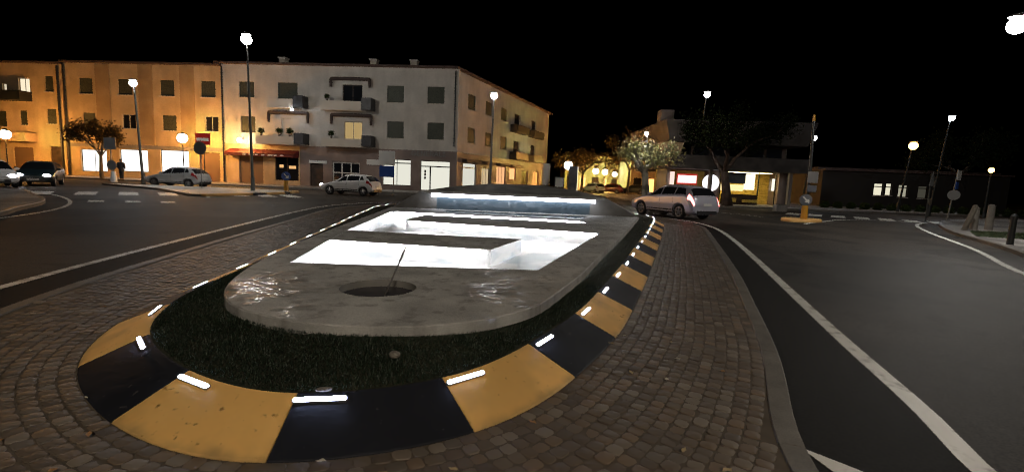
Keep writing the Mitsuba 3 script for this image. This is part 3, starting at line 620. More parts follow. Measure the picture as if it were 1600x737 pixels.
# ground floor of the corner building
f.holes += [(-20.95, .1, -18.5, 2.75), (-17.3, .55, -14.95, 2.75), (-13.8, .14, -12.5, 2.45)]
f.box('roller_door', -20.95, -18.5, .15, .2, .13, 2.745, 'shutter_brown')
sk = f.box('shop_window', -17.3, -14.95, .2, .24, .55, 2.745, 'glass_dark')
for u in (-17.3, -16.15, -15.0): f.box(sk + '__frame', u, u + .06, .14, .196, .55, 2.745, 'dark_wood')
emit(sk + '__lamp_shade', mv(bx(-16.95, -16.55, .17, .19, 1.75, 2.05), f.M), (.9, .5, .2), .3); emit(sk + '__lamp_shade', mv(bx(-16.0, -15.3, .17, .19, 1.68, 1.95), f.M), (.9, .5, .2), .3)
f.box('door', -13.8, -12.5, .15, .2, .13, 2.2, 'dark_wood')
kk = f.box('sign_board', -13.85, -12.1, -.10, -.02, 2.28, 2.55, 'sign_white', 'narrow white sign over the door')
f.window(-11.6, -8.9, .15, 2.5, 'dark', 'white_frame', part='entrance', mull=2, transom=1.5, fw=.11, label='dark glazed entrance in a white frame')
f.box('sign_board', -8.2, -6.5, -.12, -.02, 2.35, 2.85, 'sign_white')
SHOP = np.array((1.0, .98, .84))
f.window(-6.7, -4.0, .55, 2.95, 'lit', 'dark_metal', glow=SHOP * .80, part='shop_window', mull=1, transom=2.62, w=2, fw=.05, label='lit shop window left of the glass door')
f.window(-3.08, -.3, .2, 2.93, 'lit', 'dark_metal', glow=SHOP * .82, part='shop_window', mull=0, transom=2.42, w=2, fw=.05, label='lit shop window with a door and dark vertical lettering')
f.box('door_post', -2.22, -2.10, .09, .128, .25, 2.37, 'dark_metal')
for i, z in enumerate((1.85, 1.55, 1.25)): add(f.k + '__door_marking', mv(bx(-2.75, -2.58, .14, .158, z, z + .22), f.M), 'dark_metal')
f.box('red_awning', -21.75, -14.9, -1.0, -.01, 2.72, 2.95, 'red_awning', 'red shop awning with pale lettering')
hk = add(f.k + '__red_awning__canopy', mv(hull([(-21.78, -1.05, 2.96), (-14.88, -1.05, 2.96), (-21.78, -.01, 2.96), (-14.88, -.01, 2.96), (-21.78, -.01, 3.40), (-14.88, -.01, 3.40)]), f.M), 'red_awning')
for i in range(7): add(f.k + '__red_awning__lettering', mv(bx(-19.9 + i * .62, -19.9 + i * .62 + (.34, .5, .28)[i % 3], -1.012, -1.001, 2.79, 2.90), f.M), 'sign_white')
lt = mv(mv(meshkit.text_mesh('GENERALI', .42, .04, True), RX), f.M @ np.diag([1.12, 1, 1, 1]) @ frame(-3.55, -.02, 3.36)); lab(add(f.k + '__lettering', lt, 'sign_back'), 'dim grey capital letters above the lit shop')
f.wall(-22.5, 0.35, 3.86, 11.2, 'cream'); f.wall(-22.5, -14.8, .1, 3.857, 'sodium_lit_cream', 'ground_floor_wall'); f.wall(-14.797, 0.35, .1, 3.857, 'stone_band', 'ground_floor_wall')
for u in (-22.42, .05): add(f.k + '__downpipe', mv(cyl((u, -.09, .2 if u < -1 else 4.3), (u, -.09, 11.0), .07, n=8), f.M), 'dark_metal', 40)
# side of the corner building
s2 = Face(O1, D2, B)
for u0, u1, z0, z1 in [(2.7, 4.4, 8.1, 9.55), (6.8, 8.5, 8.1, 9.5), (11.0, 12.8, 8.1, 9.5), (2.8, 4.5, 4.9, 6.4), (6.9, 8.6, 4.9, 6.35), (11.1, 13.0, 4.9, 6.35)]: s2.window(u0, u1, z0, z1)
for u0, u1 in ((15.2, 17.2), (21.6, 23.4)):
    for zz in (4.0, 7.2):
        s2.window(u0, u1, zz, zz + 2.2, 'dark', 'dark_wood', part='balcony_door'); s2.balcony(u0 - 1.2, u1 + 1.2, zz - .1, zz + .8, mat='dark_metal', depth=.9)
s2.window(2.0, 5.0, .6, 2.95, 'lit', 'dark_metal', glow=SHOP * .7, part='shop_window', mull=0, transom=2.5, w=1.5, label='lit shop window on the side wall')
s2.window(6.3, 8.4, .6, 2.6, 'lit', 'dark_metal', glow=(.55, .42, .25), part='shop_window', mull=2, w=.7)
s2.window(10.3, 13.1, .6, 2.95, 'lit', 'dark_wood', glow=(.95, .48, .22), part='shop_window', mull=2, w=1)
s2.window(14.3, 16.4, 1.5, 2.9, 'lit', 'dark_wood', glow=(1.5, .62, .25), part='shop_window', mull=0, w=.7)
s2.window(18.5, 21.0, .2, 2.7, 'dark', 'dark_wood', part='shop_window'); s2.window(23, 25.5, .2, 2.7, 'lit', 'dark_wood', glow=(1.2, .5, .12), part='shop_window', w=.7)
for u0, u1 in ((1.8, 5.2), (6.1, 8.6), (10.1, 13.3), (14.1, 17.5)): s2.box('fabric_awning', u0, u1, -.5, -.003, 3.0, 3.3, 'dark_awning')
s2.wall(-.0, 29.2, 3.86, 11.2, 'cream'); s2.wall(-.0, 29.2, .1, 3.857, 'stone_band', 'ground_floor_wall')
bw = [O1, P1(-22.5), P1(-22.5) + np.array([-D1[1], D1[0]]) * 11, O1 + D2 * 12 + np.array([-D2[1], D2[0]]) * 11, O1 + D2 * 29.2 + np.array([-D2[1], D2[0]]) * 11, O1 + D2 * 29.2]
add(B + '__core', extr(sg.Polygon(bw).buffer(-.40), .1, 11.15), 'dark_wood')
add(B + '__back_wall', extr(sg.Polygon(bw).difference(sg.Polygon(bw).buffer(-.3)).difference(sg.LineString([P1(-22.5), O1, O1 + D2 * 29.2]).buffer(.5)), .1, 11.18), 'cream')
rk = add(B + '__roof', cat(extr(sg.Polygon(bw).buffer(.45, join_style=2), 11.21, 11.36), extr(sg.Polygon(bw).buffer(-1.2, join_style=2), 11.363, 11.6)), 'roof_tile')
for u in (-17.4, -8.3, -4.4): add(rk + '__chimney', mv(cat(bx(u - .32, u + .32, 1.6, 2.2, 11.4, 12.2), bx(u - .4, u + .4, 1.52, 2.28, 12.203, 12.3)), f.M), 'trim')
for u in (4.5, 13.0, 22.0): add(rk + '__chimney', mv(bx(u - .3, u + .3, 2.2, 2.8, 11.4, 12.5), s2.M), 'trim')
prin('shutter_brown', (.16, .10, .06), .6)
# middle building (A) with three bright shop windows
A = nk('sodium_lit_building'); lab(A, 'orange lit three storey building with three bright white shop windows', 'building')
f = Face(O1, D1, A)
for u0, u1 in ((-37.3, -35.9), (-33.2, -31.7), (-28.8, -27.35), (-24.6, -23.15)): f.window(u0, u1, 8.1, 9.6)
for u0, u1 in ((-37.1, -35.8), (-28.7, -27.25)): f.window(u0, u1, 4.85, 6.3)
f.window(-33.0, -31.5, 4.9, 6.3, 'dark', 'trim'); f.window(-24.35, -22.95, 4.9, 6.35, 'dark', 'trim')
SW = np.array((1.0, .99, .95)) * 1.6
f.window(-37.6, -34.8, .6, 2.75, 'lit', 'dark_metal', glow=SW, part='shop_window', mull=1, w=3, fw=.05, label='bright shop window behind the small tree')
f.window(-33.4, -30.4, .75, 2.9, 'lit', 'dark_metal', glow=SW, part='shop_window', mull=0, w=3, fw=.05, label='bright shop window behind the person')
f.window(-29.1, -26.1, .8, 2.98, 'lit', 'dark_metal', glow=SW, part='shop_window', mull=0, w=3, fw=.05, label='bright shop window behind the grey car')
f.holes.append((-25.0, .1, -22.9, 2.9)); f.box('garage_door', -25.0, -22.9, .15, .2, .13, 2.895, 'shutter_brown')
f.wall(-38.9, -22.503, 3.36, 11.0, 'sodium_lit_cream'); f.wall(-38.9, -22.503, .1, 2.99, 'sodium_lit_cream', 'ground_floor_wall'); f.wall(-38.9, -22.503, 2.993, 3.357, 'grey_band', 'lintel_band')
for u in (-34.8, -30.3, -26.0): f.box('pilaster', u - .75, u + .75, -.05, -.003, 3.4, 10.95, 'pilaster')
prin('pilaster', stucco((.33, .22, .11), (.40, .28, .15)), .8)
add(A + '__downpipe', mv(cyl((-38.8, -.1, .2), (-38.8, -.1, 10.9), .08, n=8), f.M), 'dark_metal', 40)
def simple_body(key, u0, u1, z, M, dep=11, mat='sodium_lit_cream'):
    add(key + '__core', mv(bx(u0 + .36, u1 - .36, .42, dep - .4, .1, z - .05), M), 'dark_wood')
    add(key + '__side_wall', mv(cat(bx(u0, u0 + .34, .353, dep, .1, z), bx(u1 - .34, u1, .353, dep, .1, z), bx(u0 + .343, u1 - .343, dep - .34, dep, .1, z)), M), mat)
    return add(key + '__roof', mv(cat(bx(u0 - .0, u1 + .0, -.45, dep + .4, z + .01, z + .16), bx(u0 + .01, u1 - .01, 1.2, dep - 1, z + .163, z + .4)), M), 'roof_tile')
simple_body(A, -38.9, -22.503, 11.0, f.M)
# left building (C)
C = nk('orange_lit_building'); lab(C, 'orange lit building at the left edge with a dark balcony', 'building')
f = Face(O1, D1, C)
for u0, u1, z0, z1 in [(-41.0, -40.1, 8.2, 9.7), (-41.0, -40.0, 5.1, 6.55), (-44.0, -43.2, 4.9, 6.3), (-47.0, -45.5, 4.7, 6.2)]: f.window(u0, u1, z0, z1)
f.window(-43.9, -42.65, 7.3, 9.45, 'lit', 'trim', glow=(1.0, .85, .6), part='balcony_door', mull=1, w=.6, label='lit balcony door'); f.window(-45.7, -45.2, 7.6, 8.9, 'lit', 'trim', glow=(.7, .6, .42), mull=0, w=.4)
f.balcony(-48, -42.5, 7.2, 8.1, mat='dark_metal'); f.balcony(-46.5, -42.2, 3.25, 4.1, mat='sodium_lit_cream')
f.window(-45.0, -42.8, .2, 2.7, 'shutter', 'shutter_brown', part='shop_door'); f.window(-40.9, -39.6, .15, 2.9, 'shutter', 'dark_wood', part='shop_door'); f.window(-49.0, -47.0, .2, 2.7, 'shutter', 'shutter_brown', part='shop_door')
f.wall(-58, -39.1, .1, 10.85, 'sodium_lit_cream'); simple_body(C, -58, -39.1, 10.85, f.M)
add(C + '__downpipe', mv(cyl((-39.5, -.1, .2), (-39.5, -.1, 10.7), .09, n=8), f.M), 'dark_metal', 40)

# low modern shop building on the right
R = nk('modern_building'); lab(R, 'low modern building with deep roof slabs over lit shops', 'building')
f = Face((13.9, 44.0), (1.0, -.0), R)
add(R + '__roof', mv(hull([(-.3, -.8, 5.5), (11.9, -.8, 5.5), (11.9, 12, 5.5), (-.3, 12, 5.5), (-.9, -1.4, 7.3), (12.3, -1.4, 7.5), (12.3, 12, 7.5), (-.9, 12, 7.3)]), f.M), 'fascia')
add(R + '__canopy', mv(cat(bx(-.1, 12.2, -1.2, 12, 3.15, 4.35)), f.M), 'fascia')
prin('fascia', tone((.028, .022, .019), (.05, .04, .034), 1.5), .7)
add(R + '__upper_wall', mv(bx(.6, 11.4, 1.5, 11.5, 4.353, 5.497), f.M), 'dark_wood')
for i in range(6): f.box('upper_window', 1.0 + i * 1.7, 2.4 + i * 1.7, 1.43, 1.497, 4.5, 5.35, 'glass_dark')
add(R + '__side_bay', mv(hull([(-.15, .2, 4.36), (1.0, .2, 4.36), (1.0, 1.6, 4.36), (-.15, 1.6, 4.36), (-.75, -.2, 5.48), (1.2, -.2, 5.48), (1.2, 1.6, 5.48), (-.75, 1.6, 5.48)]), f.M), 'sodium_lit_cream')
add(R + '__stair_tower', mv(bx(-.1, 1.1, 3.0, 4.4, 7.52, 8.75), f.M), 'stone_band')
f.box('back_wall', .3, 11.9, 4.5, 4.8, .12, 3.145, 'yellow_wall'); f.box('side_wall', .3, .6, 1.2, 4.497, .12, 3.145, 'stone_band'); f.box('side_wall', 11.6, 11.9, 1.2, 4.497, .12, 3.145, 'stone_band')
prin('yellow_wall', proc(lambda p, n, uv: mix((.50, .33, .05), (.72, .50, .10), cell_rand(p.x * 3 + .5 * dr.floor(p.z * 9), dr.floor(p.z * 9), 2.0)) * (.7 + .3 * smoothstep(.04, .12, dr.abs(p.z * 9 - dr.floor(p.z * 9) - .5) * -1 + .5))), .7)
f.box('partition', 5.05, 5.25, 1.2, 4.497, .12, 3.145, 'stone_band')
emit(R + '__ceiling_lamp', mv(bx(5.6, 10.6, 2.2, 2.7, 3.08, 3.12), f.M), (16, 12.5, 6.0), 3)
emit(R + '__lit_panel', mv(bx(7.75, 8.75, 1.62, 1.68, 1.5, 3.0), f.M), (1.6, 1.45, .95), .8); emit(R + '__lit_panel', mv(bx(5.5, 7.7, 1.62, 1.68, 1.35, 1.95), f.M), (1.2, .95, .45), .8)
lab(f.box('display_board', 5.55, 7.55, 1.0, 1.06, 2.05, 3.05, 'board_blue'), 'dim blue grey board in the shop front')
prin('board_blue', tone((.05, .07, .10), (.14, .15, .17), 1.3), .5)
lab(emit(R + '__lit_sign', mv(bx(1.3, 3.0, 1.0, 1.08, 1.9, 2.6), f.M), (1.6, 1.2, 1.15), 1), 'glowing white and red shop sign'); emit(R + '__lit_sign', mv(bx(1.2, 3.1, 1.09, 1.13, 1.75, 2.75), f.M), (.5, .03, .02), .6)
lab(emit(R + '__lit_sign', mv(cyl((4.35, .95, 2.0), (4.35, 1.02, 2.0), .78, n=20), f.M), (1.5, 1.5, 1.55), 1), 'round white glowing sign')
emit(R + '__lit_sign', mv(bx(.55, .95, 1.0, 1.06, 1.7, 2.9), f.M), (1.1, .8, .7), .4); emit(R + '__lit_sign', mv(bx(10.05, 10.3, 1.0, 1.06, 1.5, 2.6), f.M), (1.2, 1.15, .9), .3)
for u in (3.55, 10.72): f.box('column', u, u + .28, -.6, -.3, .12, 3.147, 'grey_band')
f.box('front_wall', 10.78, 11.595, 1.22, 1.40, .12, 3.145, 'stone_band'); f.box('counter', 5.6, 8.9, 1.3, 1.5, .12, 1.05, 'dark_wood'); f.box('bench', 7.2, 8.4, .2, .6, .35, .6, 'yellow_wall'); f.box('bench', 5.6, 6.5, .2, .6, .35, .7, 'yellow_wall')
for u in (5.3, 8.85, 10.45): f.box('shop_mullion', u, u + .08, 1.2, 1.28, .12, 3.147, 'dark_metal')
add(R + '__shop_glass', mv(trimesh.Trimesh([(8.93, 1.24, .13), (10.45, 1.24, .13), (10.45, 1.24, 3.14), (8.93, 1.24, 3.14)], [[0, 1, 2], [0, 2, 3]], process=False), f.M), 'pane')

# dark house far right with lit windows
H_ = nk('dark_house'); lab(H_, 'dark house far right with a row of small lit windows', 'house')
f = Face((33.0, 52.0), (.99, -.12), H_)
LW = (.85, .80, .60)
HWIN = ((5.2, 0, 1.0), (6.35, .05, .95), (7.6, -.05, .40), (9.5, -.1, .06))
for (px, dz, k_) in HWIN:
    f.window(px, px + (.9 if dz < .04 else .6), 1.45 + dz, 2.75 + dz, 'lit', 'dark_wood', glow=np.array(LW) * k_, mull=0, transom=2.4, w=.4)
f.wall(0, 18, .0, 3.9, 'dark_plaster'); prin('dark_plaster', (.018, .014, .011), .8)
simple_body(H_, 0, 18, 3.9, f.M, 9, 'dark_plaster')
# far street: long lit buildings behind the globe lamps
for i, (x0, x1, y, h, lb) in enumerate(((9.5, 17.0, 92, 6.5, 'far arcaded house with orange light, left one in the far street'), (17.3, 27.0, 112, 7.5, 'far orange lit house in the middle of the far street'), (27.4, 42, 128, 7.0, 'far house at the end of the street, partly behind the pale tree'), (19.2, 24, 80, 5.5, 'orange lit house beside the low modern building'))):
    K = nk('far_house'); lab(K, lb, 'house'); f = Face((x0, y), (1, 0), K); L = x1 - x0; n = int(L / 2.4)
    for j in range(n):
        u = .5 + j * (L - .4) / n
        f.window(u, u + 1.3, .3, 2.6, 'lit' if j % 2 == 1 else 'dark', 'dark_wood', glow=(2.4, 1.1, .32), part='shop_window', mull=0, w=.4) ; f.window(u + .2, u + 1.1, 3.7, 5.0 if h < 7 else 5.2)
    f.wall(0, L, 0, h, 'sodium_lit_cream'); simple_body(K, 0, L, h, f.M, 9)

# ------------------------------------------------------------------ cars
CARS = {
 'hatch': dict(L=3.97, W=.86, H=1.48, wb=2.49, fo=.80, wr=.31, roof=[(0, .62), (.25, .74), (.95, .90), (1.12, .95), (1.85, 1.40), (2.3, 1.47), (2.9, 1.46), (3.4, 1.37), (3.62, 1.25), (3.86, .95), (3.97, .62)], belt=[(0, .60), (.9, .86), (1.2, .90), (2.5, .98), (3.3, 1.06), (3.8, .94), (3.97, .6)], pil=[(1.22, 2.06), (2.12, 3.0), (3.06, 3.38)], ws=(1.14, 1.84), rw=(3.42, 3.80)),
 'wagon': dict(L=4.3, W=.88, H=1.47, wb=2.62, fo=.85, wr=.32, roof=[(0, .62), (.25, .74), (1.05, .92), (1.25, .97), (2.0, 1.40), (2.5, 1.47), (3.4, 1.45), (3.8, 1.36), (3.95, 1.26), (4.2, .98), (4.3, .62)], belt=[(0, .60), (1.0, .88), (1.3, .92), (2.8, .99), (3.7, 1.05), (4.1, .95), (4.3, .6)], pil=[(1.36, 2.2), (2.26, 3.1), (3.16, 3.72)], ws=(1.27, 1.98), rw=(3.82, 4.14)),
 'suv': dict(L=4.5, W=.92, H=1.66, wb=2.68, fo=.88, wr=.36, roof=[(0, .72), (.22, .88), (1.1, 1.06), (1.3, 1.10), (2.0, 1.55), (2.5, 1.65), (3.5, 1.63), (4.0, 1.54), (4.15, 1.42), (4.4, 1.08), (4.5, .72)], belt=[(0, .70), (1.0, 1.0), (1.35, 1.05), (2.8, 1.12), (3.8, 1.17), (4.3, 1.06), (4.5, .7)], pil=[(1.42, 2.25), (2.31, 3.15), (3.22, 3.92)], ws=(1.32, 1.98), rw=(4.02, 4.32)),
}
def car_surface(sp):
    L, W = sp['L'], sp['W']
    rx, rz = np.array(sp['roof']).T; bx_, bz = np.array(sp['belt']).T
    def S(x, v, side=1, off=0.0):
        x = np.asarray(x, float); v = np.asarray(v, float)
        zr = np.interp(x, rx, rz); zb = np.minimum(np.interp(x, bx_, bz), zr - .02)
        end = np.minimum(x / .45, 1) ; e2 = np.minimum((L - x) / .35, 1)
        w = W * (.80 + .20 * np.sqrt(np.clip(1 - (1 - end) ** 2, 0, 1))) * (.88 + .12 * np.sqrt(np.clip(1 - (1 - e2) ** 2, 0, 1)))
        z0 = .24 + .10 * (1 - end) + .10 * (1 - e2)
        gh = np.clip((zr - zb) / .5, 0, 1)
        wr = w * (.93 - .23 * gh)
        cx = np.stack([w * 0, w * .80, w * .97, w * 1.0, w * .985, w * .955, wr, wr * .80, wr * .4, w * 0])
        cz = np.stack([z0, z0, z0 + .10, (z0 + .1 + zb) / 2, zb - .06, zb, zr - .055 - .02 * gh, zr - .012, zr + .005, zr + .008])
        k = np.clip(v * 9, 0, 8.9999); i = k.astype(int); t = k - i
        ar = np.arange(len(x))
        y = cx[i, ar] * (1 - t) + cx[i + 1, ar] * t; z = cz[i, ar] * (1 - t) + cz[i + 1, ar] * t
        return np.stack([x, side * y, z], -1)
    return S
def car(key, kind, paint, x, y, heading, label, lights='off', group=None, trim=True):
    sp = CARS[kind]; S = car_surface(sp); L, W = sp['L'], sp['W']
    k = nk(key); lab(k, label, 'car', group)
    # local: x from nose (0) backwards; nose points along -x
    M = frame(x, y, 0, heading + math.pi) @ np.array([[1, 0, 0, -L / 2], [0, 1, 0, 0], [0, 0, 1, 0], [0, 0, 0, 1.0]])
    nx = 70; xs = np.r_[np.linspace(0.0, .45, 14), np.linspace(.5, L - .4, nx - 26), np.linspace(L - .35, L, 12)]; nx = len(xs)
    vs = np.linspace(0, 1, 37); nv = len(vs)
    X, Vv = np.meshgrid(xs, vs, indexing='ij')
    a = S(X.ravel(), Vv.ravel(), 1).reshape(nx, nv, 3); b = S(X.ravel(), Vv.ravel(), -1).reshape(nx, nv, 3)[:, ::-1]
    ring = np.concatenate([a, b[:, 1:-1]], 1); m = ring.shape[1]
    V = ring.reshape(-1, 3); i, j = np.meshgrid(np.arange(nx - 1), np.arange(m), indexing='ij')
    q = np.stack([i * m + j, (i + 1) * m + j, (i + 1) * m + (j + 1) % m, i * m + (j + 1) % m], -1).reshape(-1, 4)
    c0, c1 = len(V), len(V) + 1; V = np.vstack([V, ring[0].mean(0), ring[-1].mean(0)]); jj = np.arange(m)
    F_ = np.vstack([q[:, [0, 1, 2]], q[:, [0, 2, 3]], np.stack([jj, (jj + 1) % m, jj * 0 + c0], 1), np.stack([(nx - 1) * m + (jj + 1) % m, (nx - 1) * m + jj, jj * 0 + c1], 1)])
    body = trimesh.Trimesh(V, F_, process=True); body.fix_normals()
    mf = m3.Manifold(m3.Mesh(np.asarray(body.vertices, np.float32), np.asarray(body.faces, np.uint32)))
    wr = sp['wr']; ax = (sp['fo'], sp['fo'] + sp['wb'])
    for wx in ax:
        for sd in (1, -1):
            c = m3.Manifold.cylinder(.34, wr + .065, wr + .065, 28, True).rotate((90, 0, 0)).translate((wx, sd * (W - .10), wr + .01))
            mf = mf - c
    ok = not mf.is_empty()
    add(k + '__body', mv(trimesh.Trimesh(*[np.array(t) for t in ((mf.to_mesh().vert_properties[:, :3]), mf.to_mesh().tri_verts)], process=False), M) if ok else mv(body, M), paint, 32)
    def patch(x0, x1, v0, v1, off, side=None, nxp=6, nvp=5, both=False):
        us = np.linspace(0, 1, nxp); ws = np.linspace(0, 1, nvp); out = []
        for sd in ((1, -1) if side is None else (side,)):
            U, Wv = np.meshgrid(us, ws, indexing='ij')
            XX = (x0[0] + (x0[1] - x0[0]) * Wv) * (1 - U) + (x1[0] + (x1[1] - x1[0]) * Wv) * U if isinstance(x0, tuple) else x0 + (x1 - x0) * U
            VV = v0 + (v1 - v0) * Wv
            p = S(XX.ravel(), VV.ravel(), sd)
            ex = S(XX.ravel() + .01, VV.ravel(), sd) - p; ey = S(XX.ravel(), np.minimum(VV.ravel() + .01, 1), sd) - S(XX.ravel(), VV.ravel() - .01, sd)
            n = np.cross(ex, ey); n /= np.linalg.norm(n, axis=1, keepdims=True) + 1e-9
            cen = np.array([L / 2, 0, .8]); n *= np.sign(((p - cen) * n).sum(1, keepdims=True))
            o = p + n * off; inn = p - n * .02; N_ = nxp * nvp
            ii, jj = np.meshgrid(np.arange(nxp - 1), np.arange(nvp - 1), indexing='ij')
            q = np.stack([ii * nvp + jj, (ii + 1) * nvp + jj, (ii + 1) * nvp + jj + 1, ii * nvp + jj + 1], -1).reshape(-1, 4)
            f = np.vstack([q[:, [0, 1, 2]], q[:, [0, 2, 3]]])
            bd = [r * nvp for r in range(nxp)] + [(nxp - 1) * nvp + r for r in range(1, nvp)] + [r * nvp + nvp - 1 for r in range(nxp - 2, -1, -1)] + [r for r in range(nvp - 2, 0, -1)]
            e = [[bd[t], bd[(t + 1) % len(bd)], bd[(t + 1) % len(bd)] + N_] for t in range(len(bd))] + [[bd[t], bd[(t + 1) % len(bd)] + N_, bd[t] + N_] for t in range(len(bd))]
            mm = trimesh.Trimesh(np.vstack([o, inn]), np.vstack([f, f[:, ::-1] + N_, e]), process=False); 
            try: mm.fix_normals()
            except Exception: pass
            out.append(mm)
        return out
    vb, vt = 5.12 / 9, 5.92 / 9
    for (p0, p1) in sp['pil']:
        last = (p0, p1) == sp['pil'][-1]; first = (p0, p1) == sp['pil'][0]
        for sd in (1, -1):
            x0 = (p0, p0 + .50) if first else (p0, p0 + .02); x1 = (p1, p1 - .16) if last else (p1, p1)
            add(k + '__window', mv(patch(x0, x1, vb, vt, .006, sd)[0], M), 'glass_dark', 40)
    for nm, (x0, x1) in (('windscreen', sp['ws']), ('rear_window', sp['rw'])):
        two = patch(x0 + .02, x1, 6.12 / 9, 1.0, .007, None, 7, 7); add(k + '__' + nm, mv(cat(two), M), 'glass_dark', 40)
    for wx in ax:
        for sd in (1, -1):
            yo = sd * (W - .13)
            wk = nk(k + '__wheel')
            prof = [(wr * .66, -.10), (wr * .9, -.105), (wr, -.07), (wr, .07), (wr * .9, .105), (wr * .66, .10)]
            t = trimesh.creation.revolve(np.array(prof + prof[:1]), sections=28); t.apply_transform(np.array([[1, 0, 0, 0], [0, 0, -1, 0], [0, 1, 0, 0], [0, 0, 0, 1.0]])); t.apply_translation((wx, yo, wr + .002))
            add(wk + '__tyre', mv(t, M), 'tyre', 40)
            parts = [cyl((wx, yo + sd * .02, wr), (wx, yo + sd * .05, wr), wr * .66, n=24), cyl((wx, yo + sd * .05, wr), (wx, yo + sd * .085, wr), wr * .16, n=10)]
            add(wk + '__rim', mv(parts[0], M), 'black_plastic')
            sp5 = []
            for s5 in range(5):
                an = s5 * 2 * math.pi / 5 + .3; d = np.array([math.cos(an), 0, math.sin(an)])
                c = np.array([wx, yo + sd * .07, wr]); sp5.append(cyl(c, c + d * wr * .64, .045, .03, 6))
            rg = trimesh.creation.annulus(wr * .58, wr * .665, .03, sections=24); rg.apply_transform(np.array([[1, 0, 0, 0], [0, 0, -1, 0], [0, 1, 0, 0], [0, 0, 0, 1.0]])); rg.apply_translation((wx, yo + sd * .07, wr))
            add(wk + '__spokes', mv(cat(sp5, [parts[1], rg]), M), 'rim', 40)
    for sd in (1, -1):
        if trim:
            mir = trimesh.creation.icosphere(2, .5); mir.apply_scale((.12, .20, .15)); mir.apply_translation((sp['pil'][0][0] + .12, sd * (W + .06), sp['belt'][2][1] + .10)); add(k + '__mirror', mv(mir, M), paint, True)
            for (p0, p1) in sp['pil'][:2]:
                add(k + '__door_handle', mv(bx(p1 - .30, p1 - .10, sd * W - .02, sd * W + .022, sp['belt'][3][1] - .17, sp['belt'][3][1] - .13), M), paint)
            for (p0, p1) in sp['pil'][:2]: add(k + '__door_seam', mv(cat(patch(p1 + .01, p1 + .025, 2.1 / 9, 4.9 / 9, .002, sd, 2, 6)), M), 'black_plastic')
        add(k + '__sill', mv(cat(patch(ax[0] + wr + .09, ax[1] - wr - .09, 1.2 / 9, 2.3 / 9, .006, sd, 6, 4)), M), 'black_plastic', 40)
        hl = patch(.06, .42, 3.9 / 9, 5.3 / 9, .012, sd, 6, 4)[0]; tl = patch(L - .42, L - .03, 3.8 / 9, 5.4 / 9, .014, sd, 5, 4)[0]
        if lights in ('head', 'both'):
            el = trimesh.creation.icosphere(2, 1.0); el.apply_scale((.10, .19, .11)); el.apply_translation((.06, sd * W * .66, sp['roof'][0][1] + .02))
            emit(k + '__headlight', mv(el, M), (14, 14, 14.4), .8)
        else: add(k + '__headlight', mv(hl, M), 'lens_clear', 40)
        if lights in ('tail', 'both'): emit(k + '__taillight', mv(tl, M), (11, 1.6, 1.3), .8)
        else: add(k + '__taillight', mv(tl, M), 'lens_red', 40)
    zb = sp['roof'][0][1]
    rb = sp['roof'][-1][1]
    add(k + '__number_plate', mv(bx(L - .02, L + .03, -.26, .26, rb - .03, rb + .09), M), 'sign_white'); add(k + '__number_plate', mv(bx(-.03, .02, -.26, .26, zb - .26, zb - .15), M), 'sign_white')
    add(k + '__bumper', mv(hull([(L - .2, sd * W * .82, z) for sd in (1, -1) for z in (.26, .46)] + [(L + .035, sd * W * .7, z) for sd in (1, -1) for z in (.28, .45)]), M), 'black_plastic')
    add(k + '__grille', mv(hull([(.2, sd * W * .72, z) for sd in (1, -1) for z in (.28, .48)] + [(-.03, sd * W * .55, z) for sd in (1, -1) for z in (.29, .46)]), M), 'black_plastic')
    return k
def azh(dx, dy): return math.atan2(dy, dx)
sk = car('suv', 'suv', 'car_silver', 8.25, 25.0, azh(-.45, .89), 'silver white SUV with glowing red tail lights turning round the island', 'tail')
labels[sk]['category'] = 'car'
car('hatchback', 'hatch', 'car_white', -11.5, 34.0, azh(-.985, .17), 'white hatchback driving past the corner building', 'head')
car('hatchback', 'hatch', 'car_grey', -24.4, 35.0, azh(-.995, .03), 'grey parked hatchback in front of the bright shop windows', 'off')
car('hatchback', 'wagon', 'car_dark', -29.3, 29.8, azh(.58, -.81), 'dark car with both headlights shining at the left', 'head')
car('hatchback', 'wagon', 'car_white', -28.6, 26.3, azh(.80, -.6), 'white car cut off by the left edge behind the splitter island', 'head')
car('hatchback', 'hatch', 'car_white', 11.9, 73.5, azh(-.6, .8), 'small white car far down the orange lit street', 'off', trim=False)
car('hatchback', 'wagon', 'car_red', 14.5, 74.0, azh(-.9, .3), 'dark red car behind the small white car', 'off', trim=False)
car('hatchback', 'wagon', 'car_dark', 18.8, 77.0, azh(-.9, .3), 'dark car between the pale tree and the red car', 'off', trim=False)

